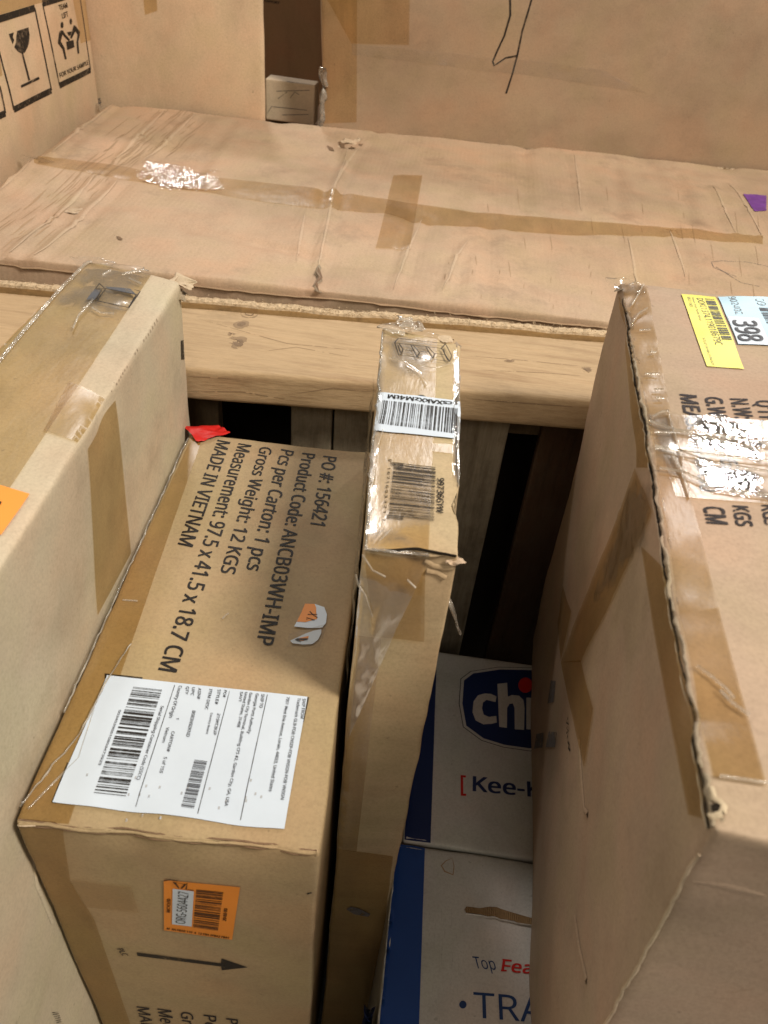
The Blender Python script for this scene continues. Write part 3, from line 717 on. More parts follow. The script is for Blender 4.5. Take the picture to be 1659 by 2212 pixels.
LB.stroke('wrap_ridge', 'T', [[(196, 560), (120, 640), (40, 735), (-60, 860)]], .004, M['strand'], .0014, ridge=.002)
LB.stroke('wrap_ridge', 'T', [lc([(640, 320), (930, 265)]), lc([(430, 330), (520, 270)]), lc([(720, 370), (860, 440)]), lc([(110, 920), (170, 780), (260, 680), (330, 600)]), lc([(320, 690), (420, 750), (560, 760)])], .0018, M['strand'], .0035, ridge=.0015)
tc_ = cpos(LB, 'T', (383, 612))
crumple('torn_corner', tc_+np.array([0, .004, -.002]), (.015, .013, .012), M['torn'], LB.o, 3)
crumple('torn_corner', tc_+np.array([.002, 0, -.012]), (.009, .010, .013), M['edge'], LB.o, 5)
crumple('plastic_wrap', cpos(LB, 'T', (200, 563)), (.022, .016, .010), M['wrapgrey'], LB.o, 12)
crumple('plastic_wrap', cpos(LB, 'T', (262, 572)), (.034, .012, .008), M['wrapgrey'], LB.o, 13)

# ------------------------------------------------------------------ lettered carton, the main one
ya = .0492
def anc(u, v, z): return (-.2139+u*math.cos(ya)-v*math.sin(ya), .2219+u*math.sin(ya)+v*math.cos(ya), z)
AB = Box('lettered_carton', 'golden brown upright carton with six printed lines and a large white shipping label', 'carton',
         [anc(0, 0, F0), anc(.187, 0, F0), anc(.187, .423, F0), anc(0, .423, F0)],
         [anc(0, 0, 0), anc(.187, 0, 0), anc(.187, .423, 0), anc(0, .423, 0)], M['gold'], .003, .0007, .0013, 81, .006)
AB.knocks = [k_ for k_ in AB.knocks if k_[0][1] < .03]
AB.build()
AB.text('T', [('PO #: 156421', (699, 984), (671, 1133), (727, 988)),
              ('Product Code: ANCB03WH-IMP', (654, 978), (553, 1390), (681, 981)),
              ('Pcs per Carton: 1 pcs', (608, 970), (532, 1230), (635, 975)),
              ('Gross Weight: 12 KGS', (563, 965), (476, 1237), (588, 969)),
              ('Measurement: 97.5 x 41.5 x 18.7 CM', (515, 959), (342, 1446), (543, 963)),
              ('MADE IN VIETNAM', (470, 952), (384, 1177), (497, 957))], M['ink'], .0003, bold=.013)
AB.grid('tape', 'T', [(414, 948), (437, 950), (150, 1778), (32, 1768)], M['tapeb'], .0006, wrinkle=.0003, label='brown tape along the left edge')
AB.grid('tape', 'F', [(33, 1776), (136, 1788), (152, 1900), (60, 1880)], M['tapeb'], .0006)
AB.grid('tape', 'F', [(60, 1880), (152, 1900), (205, 1990), (100, 1970)], M['tapeb'], .0006)
AB.grid('tape', 'F', [(100, 1970), (205, 1990), (298, 2260), (240, 2260)], M['tapeb'], .0006)
AB.grid('tape', 'F', [(152, 1900), (284, 1914), (300, 1971), (186, 1960)], M['tape'], .0009)
lb = cs(.3803, 82.3, 1426.4)
AB.poly('printed_border', 'T', None, M['ink'], .0004, parts=[[(226, 1455), (308, 1463), (307, 1472), (226, 1466)], [(586, 1497), (668, 1505), (656, 1560), (648, 1560), (655, 1510), (586, 1503)], [(145, 1648), (152, 1650), (120, 1735), (111, 1732)]])
LBL = AB.grid('shipping_label', 'T', [(232, 1461), (664, 1506), (614, 1792), (114, 1734)], M['label'], .0014, wrinkle=.0001, label='large white shipping label')
T3 = lambda s_, a, b, c: (s_, *lb([a, b, c]))
AB.text('T', [T3('SHIP FROM', (1503, 222), (1490, 335), (1520, 224)), T3('Trademark GLB-FOB CNSZP-FOB VNSGN-FOB VNSGN', (1475, 219), (1378, 798), (1491, 221)),
              T3('7951 West Erie Avenue, Lorain, 44053, United States', (1413, 213), (1311, 752), (1429, 215)),
              T3('SHIP TO', (1270, 197), (1257, 275), (1287, 199)), T3('Georgia Ports Authority', (1238, 194), (1189, 423), (1254, 196)),
              T3('Garden City Terminal, Building CFS #2, Garden City, GA, USA', (1203, 189), (1060, 832), (1218, 191)),
              T3('United States, 31408', (1176, 186), (1131, 386), (1191, 188)), T3('SAV1', (1150, 184), (1140, 237), (1165, 186)),
              T3('PO#', (1058, 175), (1050, 215), (1073, 177)), T3('STYLE#', (1022, 171), (1004, 255), (1039, 173)),
              T3('219KCBUP', (1020, 308), (995, 430), (1036, 310)), T3('ITEM DESC', (975, 168), (948, 285), (991, 170)), T3('Country Basics', (982, 305), (955, 425), (993, 306)),
              T3('ASIN#', (912, 163), (904, 225), (928, 165)), T3('UPC', (877, 159), (868, 205), (893, 161)), T3('B083N92KND', (878, 292), (842, 440), (896, 295)),
              T3('QTY', (843, 155), (836, 198), (859, 157)), T3('1', (789, 333), (787, 340), (803, 335)), T3('Country Of Origin', (801, 150), (745, 332), (819, 153)),
              T3('Vietnam', (731, 387), (706, 474), (747, 389)), T3('CARTON#', (761, 411), (731, 526), (778, 413)), T3('5 of 155', (718, 557), (691, 648), (735, 560)),
              T3('Serial Shipping Container Code (SSCC)', (700, 265), (562, 686), (716, 268))], M['inkgrey'], .0019, LBL, .008)
AB.text('T', [T3('00340390610803473925', (462, 290), (345, 605), (474, 292))], M['inkgrey'], .0019, LBL, .008)
AB.stroke('printed_rule', 'T', [lb([(1303, 200), (1150, 905)]), lb([(1088, 180), (908, 878)]), lb([(777, 147), (556, 835)])], .00045, M['ink'], .0019, LBL)
AB.bars('barcode', 'T', lb([(542, 158), (706, 175), (500, 783), (318, 765)]), 96, M['ink'], .0019, LBL, 4)
AB.bars('barcode', 'T', lb([(890, 573), (962, 582), (885, 857), (812, 848)]), 80, M['inkgrey'], .0019, LBL, 9)
gs = []
for i in range(26):
    x = rd.choice([rd.uniform(100, 320), rd.uniform(480, 1100), rd.uniform(1180, 1290)]); y = rd.uniform(640, 900)-(300-x*.2 if x < 300 else 0)*0
    if y > 760-.0*x and x < 480 and y > 780: continue
    gs.append(lb([(x, y), (x-4, y+16)]))
AB.stroke('ghost_print', 'T', gs, .0012, ink('ghost_print', (.45, .48, .52), .5, 250), .0017, LBL)
# torn double sticker
sx = cs(.2049*.5486, 592.5, 1261.8)
q = [(590, 395), (780, 400), (960, 460), (1010, 600), (990, 760), (920, 850), (640, 855), (380, 825), (430, 735), (520, 560)]
S1 = AB.poly('torn_sticker', 'T', sx(q), M['label'], .0012)
AB.poly('sticker_patch', 'T', sx([(590, 397), (775, 402), (805, 480), (805, 560), (820, 690), (640, 735), (600, 748), (432, 738), (520, 560)]), M['orange2'], .0014, S1)
AB.stroke('handwriting', 'T', [sx([(680, 545), (740, 610), (830, 665)]), sx([(640, 605), (825, 603)]), sx([(630, 705), (618, 665), (770, 712)])], .0009, M['ink'], .0016, S1)
S2 = AB.poly('torn_sticker', 'T', sx([(905, 880), (900, 960), (840, 1080), (730, 1160), (560, 1170), (350, 1145), (305, 1095), (430, 1040), (600, 960), (760, 905)]), M['label'], .0012)
AB.poly('sticker_patch', 'T', sx([(400, 1070), (520, 1040), (660, 1010), (655, 1050), (560, 1105), (500, 1100)]), M['orange2'], .0014, S2)
AB.poly('handwriting', 'T', sx([(395, 1080), (440, 1055), (650, 1055), (640, 1085), (560, 1102), (480, 1090), (525, 1125), (430, 1105)]), M['ink'], .0016, S2)
AB.grid('tape', 'T', [(625, 1372), (708, 1350), (690, 1402), (618, 1400)], M['wrap'], .0016, wrinkle=.0006)
# front face print
fc = cs(.5, 0, 1659)
OS = AB.grid('orange_sticker', 'F', fc([(709, 477), (1038, 511), (1003, 741), (709, 700)]), M['orange2'], .0007, label='orange barcode sticker')
WI = AB.grid('white_strip', 'F', fc([(748, 514), (839, 526), (829, 681), (744, 671)]), M['label'], .0010, parent=OS)
AB.text('F', [('ORG-5604427', *fc([(802, 668), (818, 528), (760, 664)]))], M['ink'], .0013, OS, -.004)
AB.bars('barcode', 'F', fc([(850, 518), (966, 531), (942, 703), (835, 688)]), 62, M['inkbrown'], .0010, OS, 12)
AB.text('F', [('M  XA FBAB 110  4  12 FBA 2FBA2 FBA1', *fc([(722, 694), (988, 734), (723, 686)])), ('RECYCLED', *fc([(736, 620), (738, 560), (722, 618)])), ('20-02-00', *fc([(978, 655), (984, 602), (964, 653)]))], M['inkbrown'], .0010, OS, .02)
AB.stroke('handwriting', 'F', [fc([(752, 482), (775, 510), (760, 485), (800, 492), (785, 512), (812, 488), (806, 515), (838, 520)]), fc([(710, 477), (740, 472), (770, 478)])], .0012, M['ink'], .0013, OS)
AB.poly('up_arrow', 'F', fc([(590, 796), (955, 843), (957, 822), (1071, 860), (959, 872), (956, 856), (594, 812)]), M['ink'], .0005)
AB.text('F', [('PLC', *fc([(508, 779), (540, 815), (558, 788)][:0] or [(505, 781), (530, 812), (530, 779)])),
              ('MADE IN', (295, 2174), (318, 2262), (322, 2177)), ('Measure', (340, 2178), (360, 2262), (370, 2182)), ('Gross W', (390, 2184), (406, 2268), (416, 2187)), ('Pcs per', (440, 2190), (452, 2275), (467, 2193)), ('Product', (489, 2197), (498, 2280), (514, 2200))], M['inkworn'], .0005, bold=.006)
AB.poly('printed_mark', 'F', fc([(1325, 541), (1345, 536), (1348, 541), (1330, 547)]), M['ink'], .0005)
# crushed double fold along the front top edge
fe = [AB.surf(np.array([[t*AB.W, 0.0, AB.H]]), .0)[0]+np.array([0, -.0002, -.0008+.0004*math.sin(t*19)]) for t in np.linspace(.01, .99, 40)]
tube('folded_edge', fe, .0010, M['gold'], AB.o, 4, .0006, 8, .003)
fe2 = [p+np.array([0, .0013, .0010]) for p in fe]
tube('fold_line', fe2, .0006, M['foldline'], AB.o, 7, .0005, 5, .002)
fe3 = [p+np.array([0, -.0006, -.0016]) for p in fe]
tube('fold_line', fe3, .0005, M['foldline'], AB.o, 9, .0005, 5, .002)
crumple('crushed_corner', AB.surf(np.array([[AB.W, 0, AB.H]]))[0]+np.array([-.003, .001, -.002]), (.004, .003, .004), M['torn'], AB.o, 22)
crumple('crushed_corner', AB.surf(np.array([[0, 0, AB.H]]))[0]+np.array([.006, .002, -.001]), (.006, .004, .003), M['torn'], AB.o, 23)
# strands of wrap along the contact with the cream carton
st = [AB.surf(np.array([[.0015, v, AB.H]]), .002)[0] for v in np.linspace(.08, .41, 30)]
tube('plastic_wrap', st, .0007, M['strand'], AB.o, 6, .0008, 6, .003)
st = [cpos(AB, 'T', p, .003) for p in [(283, 1395), (255, 1440), (240, 1462), (205, 1530), (168, 1600), (110, 1665), (50, 1745)]]
tube('plastic_wrap', st, .0006, M['strand'], AB.o, 8, .0008, 6, .003)
AB.stroke('plastic_wrap', 'T', [[(265, 1298), (298, 1300)], [(480, 1338), (488, 1330), (494, 1326)], [(205, 1530), (170, 1640), (60, 1748)]], .0016, M['strand'], .001, ridge=.001)

# red plastic scrap on its far left corner
rc = cpos(AB, 'T', (440, 950))
red = empty('red_plastic_scrap', rc.tolist(), 'crumpled scrap of red plastic at the far left corner of the lettered carton', 'plastic scrap')
n = 26; vs = []; fs = []
q0 = [np.array(p) for p in (cpos(AB, 'T', (405, 934), .012), cpos(AB, 'T', (470, 928), .016), cpos(AB, 'T', (497, 941), .006), cpos(AB, 'T', (428, 962), .002))]
for i in range(n):
    for j in range(n):
        s_, t_ = i/(n-1), j/(n-1)
        p = (1-s_)*(1-t_)*q0[0]+s_*(1-t_)*q0[1]+s_*t_*q0[2]+(1-s_)*t_*q0[3]
        p = p+np.array([0, 0, 1])*(.004*abs(float(vnoise(np.array([s_*2.5-t_*2, t_*2+s_*1, 3.]))))+.0003*float(vnoise(np.array([s_*9, t_*12, 8.]))))
        vs.append(p)
fs = [[i*n+j, (i+1)*n+j, (i+1)*n+j+1, i*n+j+1] for i in range(n-1) for j in range(n-1)]
rf = mkmesh('scrap', vs, fs, M['redfilm'], red, True)

# ------------------------------------------------------------------ narrow wrapped carton in the middle
MB = Box('narrow_carton', 'slim upright carton with two barcodes and clear plastic wrap, right of the lettered carton', 'carton',
         [(-.0265, .345, F0+.150), (.0325, .351, F0+.150), (.0235, .622, F0+.150), (-.048, .636, F0+.150)],
         [(-.0245, .348, 0), (.0290, .354, 0), (.0235, .622, 0), (-.0425, .636, 0)], M['narrow'], .003, .0009, .0018, 91, .006)
MB.knocks = [k_ for k_ in MB.knocks if k_[0][1] < .18]
MB.build()
mc = cs(.2727, 757, 658.3); mf = cs(.2315, 713, 1069.8)
MB.grid('tape', 'T', mc([(235, 245), (690, 270), (620, 1975), (95, 1905)]), M['tape'], .0006, wrinkle=.0003)
MB.grid('tape', 'T', mc([(640, 1100), (860, 1110), (870, 1190), (635, 1165)]), M['tape'], .0009)
bl = [[(350, 322), (375, 287), (750, 324), (803, 420), (785, 464), (380, 415), (350, 322)], [(350, 322), (720, 362), (750, 324)], [(720, 362), (785, 464)], [(478, 336), (525, 430)], [(492, 337), (548, 398), (525, 430)], [(595, 347), (650, 442)], [(610, 349), (665, 405), (650, 442)],
      [(385, 330), (415, 372), (395, 418)], [(430, 376), (498, 380)], [(548, 386), (618, 392)], [(668, 402), (745, 410)], [(735, 364), (748, 410), (770, 455)], [(375, 340), (395, 400)]]
MB.stroke('printed_shelf_sign', 'T', [mc(p) for p in bl], .0009, M['ink'], .0028)
ML = MB.grid('barcode_label', 'T', mc([(213, 690), (868, 768), (880, 1072), (150, 990)]), M['label'], .0012, wrinkle=.0004, label='white barcode label across the top')
MB.text('T', [('csXAkXzM4tM', *mc([(803, 778), (300, 715), (800, 806)]))], M['ink'], .0017, ML, .02)
MB.bars('barcode', 'T', mc([(252, 758), (850, 830), (838, 1030), (222, 938)]), 92, M['ink'], .0017, ML, 21, across=True)
MB.bars('barcode', 'T', mc([(345, 1250), (676, 1292), (664, 1718), (300, 1678)]), 84, M['ink'], .0010, None, 25)
MB.bars('barcode', 'T', mc([(318, 1246), (420, 1258), (420, 1290), (318, 1276)]), 7, M['ink'], .0010, None, 26)
MB.bars('barcode', 'T', mc([(286, 1650), (420, 1668), (420, 1700), (286, 1682)]), 7, M['ink'], .0010, None, 27)
MB.text('T', [('99736GYW', *mc([(690, 1376), (684, 1645), (742, 1380)]), .012), ('1 6 7 1 6 0 3 3 2 1', *mc([(297, 1290), (262, 1635), (318, 1292)])), ('0', *mc([(300, 1228), (300, 1242), (328, 1230)])), ('7', *mc([(255, 1680), (253, 1694), (278, 1682)]))], M['ink'], .0010, bold=.004)
MB.poly('printed_mark', 'T', mc([(530, 722), (550, 714), (575, 717), (600, 730)]), M['ink'], .0010)
MB.grid('tape', 'F', mf([(330, 560), (890, 640), (880, 1360), (400, 1310)]), M['tapeb'], .0008, wrinkle=.0004)
MB.grid('tape', 'F', [(757, 1370), (824, 1378), (770, 1840), (712, 1830)], M['tape'], .0007)
MB.grid('tape', 'F', [(712, 1830), (850, 1850), (795, 2250), (650, 2250)], M['tapeb'], .0007)  # brown tint stands in for the diagonal shadow on the lower front
MB.poly('printed_mark', 'F', [(748, 1962), (758, 1956), (776, 1960), (800, 1972), (796, 1978), (765, 1972)], M['inkfaint'], .0012)
MB.stroke('crease', 'F', [mf([(880, 650), (960, 690), (1060, 700), (1150, 690)]), mf([(900, 730), (1000, 740), (1080, 780)])], .004, M['narrow'], .0003, ridge=.0014)
# clear wrap over its edges: crinkled, catching the lamps
MB.grid('plastic_wrap', 'T', mc([(225, 230), (300, 240), (180, 1890), (80, 1880)]), M['wrap'], .0018, wrinkle=.0018, wsc=110)
MB.grid('plastic_wrap', 'T', mc([(815, 350), (862, 350), (880, 1560), (800, 1560)]), M['wrapglint'], .0010, wrinkle=.0007, wsc=160)
MB.grid('plastic_wrap', 'T', mc([(95, 1730), (620, 1840), (610, 1930), (100, 1880)]), M['wrap'], .0018, wrinkle=.0016, wsc=110)
MB.grid('plastic_wrap', 'T', mc([(230, 250), (640, 300), (630, 620), (220, 560)]), M['wrap'], .0018, wrinkle=.0010, wsc=50)
MB.grid('plastic_wrap', 'L', [(MB.L*.0+.002, MB.H-.16), (MB.L-.01, MB.H-.16), (MB.L-.01, MB.H-.004), (.002, MB.H-.004)], M['wrap'], .002, px=False, wrinkle=.0028, wsc=50)
MB.grid('clear_film', 'F', [(MB.W*.02, MB.H-.004), (MB.W*.7, MB.H-.004), (MB.W*.45, MB.H-.07), (MB.W*.02, MB.H-.2)], M['wrapclear'], .0016, px=False, wrinkle=.0008, wsc=35)
fe = [MB.surf(np.array([[.001, v, MB.H]]), .001)[0] for v in np.linspace(.0, .27, 30)]
tube('plastic_wrap', fe, .0009, M['strand'], MB.o, 5, .0012, 6, .003)
fe = [MB.surf(np.array([[u, .0, MB.H]]), .0015)[0]+np.array([0, -.0005, .0005]) for u in np.linspace(0, MB.W*.68, 16)]
tube('plastic_wrap', fe, .0010, M['strand'], MB.o, 6, .0009, 6, .003)
fe = [MB.surf(np.array([[MB.W-.0015, v, MB.H]]), .001)[0] for v in np.linspace(.07, .25, 30)]
tube('plastic_wrap', fe, .0005, M['strand'], MB.o, 15, .0007, 6, .002)
fe = [MB.surf(np.array([[u, .0, MB.H-.003]]), .0002)[0] for u in np.linspace(MB.W*.25, MB.W*.97, 16)]
tube('open_seam', fe, .0009, M['dark'], MB.o, 7, .0006, 5, .003)
MB.stroke('wrap_ridge', 'F', [mf([(240, 740), (330, 900), (400, 1110)]), mf([(520, 740), (400, 680), (300, 560)]), mf([(720, 770), (800, 840)])], .0012, M['strand'], .003, ridge=.0012)
MB.stroke('wrap_ridge', 'T', [mc([(430, 470), (560, 560), (600, 650)]), mc([(300, 440), (460, 480), (650, 520), (800, 480)]), mc([(180, 1430), (210, 1180), (260, 1000)]), mc([(190, 1850), (270, 1770)]), mc([(230, 1860), (330, 1770)])], .0010, M['strand'], .0026, ridge=.0010)
bc = cpos(MB, 'T', (890, 712))
crumple('plastic_wrap', cpos(MB, 'T', (873, 700))+np.array([0, .006, .006]), (.012, .012, .012), M['strand'], MB.o, 31, 20)
crumple('plastic_wrap', cpos(MB, 'T', (895, 700))+np.array([0, .006, .004]), (.014, .012, .012), M['strand'], MB.o, 32, 20)
crumple('plastic_wrap', cpos(MB, 'T', (845, 715))+np.array([0, .002, .002]), (.014, .010, .008), M['strand'], MB.o, 33, 20)
crumple('plastic_wrap', cpos(MB, 'T', (925, 722))+np.array([0, .003, .001]), (.016, .006, .004), M['wrap'], MB.o, 34, 20)
crumple('torn_corner', cpos(MB, 'T', (965, 728))+np.array([0, 0, .002]), (.008, .006, .005), M['torn'], MB.o, 35)
crumple('torn_corner', cpos(MB, 'T', (990, 742))+np.array([0, 0, -.002]), (.005, .009, .006), M['edge'], MB.o, 36)
crumple('crushed_corner', MB.surf(np.array([[MB.W, 0, MB.H-.008]]))[0], (.007, .006, .009), M['torn'], MB.o, 37)
# loose plastic tie hanging beside it
def at_y(px, py, y):
    r = ray(px, py); return CAMP+r*(y/r[1])
tie = [at_y(962, 1285, .42), at_y(972, 1303, .415), at_y(982, 1330, .41), at_y(988, 1352, .41), at_y(994, 1368, .41)]
tube('plastic_tie', tie, .0022, M['strand'], MB.o, 44, .0006, 6, .004, .5)

# ------------------------------------------------------------------ blue and white cartons deep in the gap
zc = F0-.302
def chic(name, label, x0, y0, y1, x1=.62, skew=0, mat='white', zt=zc, seed=0):
    b = Box(name, label, 'carton', [(x0, y0, zt), (x1, y0-skew*.6, zt), (x1+.01, y1-skew*.6, zt), (x0-.004, y1, zt)],
            [(x0, y0, 0), (x1, y0-skew*.6, 0), (x1+.01, y1-skew*.6, 0), (x0-.004, y1, 0)], M[mat], .004, .0006, .0012, seed, .015)
    b.knocks = []
    return b.build()
C1 = chic('logo_carton', 'white carton with oval logo and navy band, farther one below the gap', .0365, .4075, .664, seed=101)
C2 = chic('feature_carton', 'white carton with bright blue band and brown tear, nearer one below the gap', .0335, .03, .4045, seed=103)
c2 = cs(.5, 829.5, 1106); c6 = cs(.26454, 768, 1645.9)
C1.grid('navy_band', 'T', [(905, 1402), (944, 1404), (930, 1821), (862, 1812)], M['navydark'], .0004, label='dark navy band')
lg = [(345, 730), (385, 700), (500, 683), (630, 686), (760, 700), (840, 730), (860, 860), (840, 960), (740, 1000), (630, 1024), (520, 1008), (430, 980), (355, 925), (338, 830)]
grow = lambda L, k_: [(600+(x-600)*k_, 852+(y-852)*k_*1.01) for x, y in L]
C1.poly('logo_border', 'T', c2(grow(lg, 1.06)), M['inkgrey'], .0004)
C1.poly('logo_border', 'T', c2(grow(lg, 1.045)), M['white'], .0006)
C1.poly('logo_badge', 'T', c2(lg), M['navydark'], .0008)
C1.poly('logo_letter', 'T', None, M['white'], .0011, parts=[
    c2([(485, 800), (462, 789), (435, 787), (405, 795), (386, 822), (382, 868), (395, 903), (428, 920), (465, 918), (487, 912), (484, 884), (452, 888), (430, 878), (423, 852), (427, 826), (442, 815), (481, 824)]),
    c2([(489, 746), (531, 741), (534, 801), (552, 794), (582, 797), (601, 815), (606, 850), (604, 945), (564, 942), (563, 850), (556, 831), (541, 832), (531, 850), (530, 936), (497, 931)])])
C1.poly('logo_letter', 'T', None, M['white'], .0011, parts=[c2([(614, 805), (655, 806), (655, 945), (614, 942)])])
C1.poly('logo_dot', 'T', c2(ell(610, 752, 31, 33, 24)), M['red'], .0013)
C1.text('T', [('[', *c6([(862, 245), (900, 247), (860, 112)]))], M['red'], .0005, None, .01)
C1.text('T', [('Kee-Kid', *c6([(960, 238), (1690, 310), (962, 120)]))], M['navydark'], .0005, None, .012)
C2.grid('blue_band', 'T', [(840, 1822), (918, 1829), (902, 2300), (770, 2300)], M['navy'], .0004, label='bright blue band')
C2.text('T', [('Top', *c6([(975, 1688), (1150, 1703), (950, 1592)]))], M['inkblue'], .0005, None, -.008)
C2.text('T', [('Feat', *c6([(1190, 1712), (1505, 1738), (1205, 1618)]))], M['red'], .0005, None, .012, label=None)
C2.poly('lettering', 'T', None, M['red'], .0006, parts=[c6([(1183, 1712), (1232, 1715), (1233, 1703), (1185, 1701)]), c6([(1198, 1612), (1270, 1620), (1266, 1640), (1258, 1628), (1196, 1622)])])
C2.text('T', [('TRAVEL', *c6([(965, 2090), (2090, 2180), (960, 1882)]))], M['inkblue'], .0005, None, -.006)
C2.poly('bullet', 'T', c6(ell(875, 1985, 30, 32, 20)), M['inkblue'], .0005)
C2.poly('tear', 'T', c6([(888, 1210), (902, 1186), (955, 1192), (1012, 1200), (1090, 1188), (1150, 1190), (1182, 1204), (1300, 1240), (1480, 1290), (1480, 1345), (1380, 1330), (1330, 1322), (1290, 1300), (1240, 1298), (1182, 1292), (1130, 1268), (1080, 1272), (1020, 1255), (960, 1252), (900, 1240)]), M['tear'], .0006, label='brown tear in the white liner')
C2.stroke('torn_edge', 'T', [c6([(900, 1243), (1020, 1258), (1080, 1275), (1130, 1271), (1182, 1295), (1240, 1301), (1330, 1325), (1480, 1347)])], .0016, M['white'], .0006, ridge=.0014)
C2.stroke('dent', 'T', [c6([(795, 785), (735, 812), (700, 850), (728, 898), (795, 925), (803, 855), (790, 790)])], .0016, M['scuff'], .0004, taper=True)
sc_ = []
for i in range(34):
    x = rd.choice([rd.uniform(600, 790), rd.uniform(700, 880)]); y = rd.uniform(1150, 2100); sc_.append(c6([(x, y), (x-3, y+rd.uniform(30, 120))]))
C2.stroke('scuff', 'T', sc_, .0006, M['inkfaint'], .0004, taper=True)
NB = Box('navy_carton', 'dark navy carton edge standing lowest, between the slim carton and the blue banded carton', 'carton',
         [(.012, -.02, zc-.012), (.0285, -.02, zc-.012), (.0275, .262, zc-.012), (.019, .262, zc-.012)],
         [(.012, -.02, 0), (.0285, -.02, 0), (.0275, .262, 0), (.019, .262, 0)], M['navydark'], .003, .0008, .001, 105, .02)
NB.build()
tw = [(C2.surf(np.array([[.0, v, C2.H]]))[0]) for v in np.linspace(.02, .34, 30)]
tube('torn_edge', tw, .0008, M['white'], C2.o, 12, .0007, 6, .003)
NB.stroke('plastic_wrap', 'T', [[(800, 2120), (812, 2000), (828, 1960)], [(812, 2190), (822, 2080)]], .0008, M['strand'], .001)

# ------------------------------------------------------------------ big carton on the right
RB = Box('right_carton', 'big pinkish tan carton with yellow and blue labels and shiny wrap, at the right', 'carton',
         [(.127, .164, F0+.200), (.60, .135, F0+.200), (.60, .715, F0+.200), (.153, .674, F0+.200)],
         [(.160, .164, zc+.0015), (.60, .135, zc+.0015), (.60, .715, zc+.0015), (.1775, .705, zc+.0015)], M['pink'], .0035, .0014, .0016, 111, .007)
RB.dents = [((rdd.uniform(.02, .4), 0, rdd.uniform(.1, .5)), rdd.uniform(.02, .05), rdd.uniform(-.001, .0025)) for _ in range(12)]+[((0, rdd.uniform(0, .5), rdd.uniform(.1, .5)), rdd.uniform(.02, .06), rdd.uniform(-.001, .002)) for _ in range(10)]
RB.build()
r3 = cs(.2853, 1289, 576); r4 = cs(.12367, 1453.8, 614.4); r7 = cs(.3055, 1152, 1316.6)
RB.grid('tape', 'T', [(1342, 613), (1398, 625), (1452, 905), (1410, 950)], M['tapeb'], .0006, wrinkle=.0006)
RB.grid('tape', 'T', [(1410, 950), (1452, 905), (1550, 1317), (1470, 1330)], M['tapeb'], .0006, wrinkle=.0004)
RB.grid('tape', 'T', [(1470, 1330), (1550, 1317), (1654, 1700), (1540, 1680)], M['tapeb'], .0006, wrinkle=.0003)
YL = RB.grid('yellow_label', 'T', r4([(137, 198), (742, 212), (1243, 1470), (592, 1430)]), M['yellow'], .0008, wrinkle=.0002, label='yellow barcode label')
RB.text('T', [('DOKI1374.119018679C', *r4([(400, 264), (738, 1062), (515, 267)]))], M['inkgrey'], .0012, YL, 0)
RB.text('T', [('Taiwan Dian Plastic Metal', *r4([(312, 250), (460, 655), (350, 252)])), ('MK/21/0401', *r4([(232, 250), (285, 420), (290, 252)])), ('SCG 07:30 AM 21 PM EDT', *r4([(505, 945), (680, 1415), (548, 948)]))], M['inkgrey'], .0012, YL, -.006)
RB.bars('barcode', 'T', r4([(545, 265), (715, 270), (1027, 990), (850, 984)]), 74, M['inkgrey'], .0012, YL, 31)
BLb = RB.grid('blue_label', 'T', r4([(785, 212), (2500, 240), (2900, 1110), (1130, 1058)]), M['blue'], .0010, wrinkle=.0002, label='pale blue label with a white number patch')
RB.grid('white_patch', 'T', r4([(938, 568), (1492, 600), (1700, 1078), (1132, 1056)]), M['label'], .0013, parent=BLb)
RB.text('T', [('398', *r4([(1030, 655), (1150, 1012), (1432, 660)]))], M['inkgrey'], .0018, BLb, .012)
RB.text('T', [('902402', *r4([(960, 225), (1090, 538), (1085, 225)])), ('09', *r4([(1425, 262), (1485, 378), (1572, 262)]))], M['inkfaint'], .0014, BLb, 0)
RB.bars('barcode', 'T', r4([(1495, 420), (1850, 425), (1960, 720), (1640, 705)]), 26, M['inkgrey'], .0014, BLb, 33)
RB.text('T', [('MEAS:', *r3([(632, 962), (693, 1220), (755, 972)])), ('G.W:', *r3([(820, 982), (862, 1140), (946, 988)])), ('N.W:', *r3([(1012, 996), (1053, 1142), (1140, 1000)])), ("Q'TY:", *r3([(1203, 1012), (1245, 1170), (1330, 1015)])),
              ('56X43X50', *r3([(712, 1290), (790, 1690), (835, 1298)])), ('9.6', *r3([(905, 1330), (945, 1520), (1030, 1335)])),
              ('CM', *r3([(808, 1812), (834, 1944), (960, 1820)])), ('KGS', *r3([(1030, 1805), (1058, 1960), (1150, 1812)])), ('KGS', *r3([(1248, 1800), (1276, 1955), (1370, 1806)]))], M['inkworn'], .0004, bold=.022)
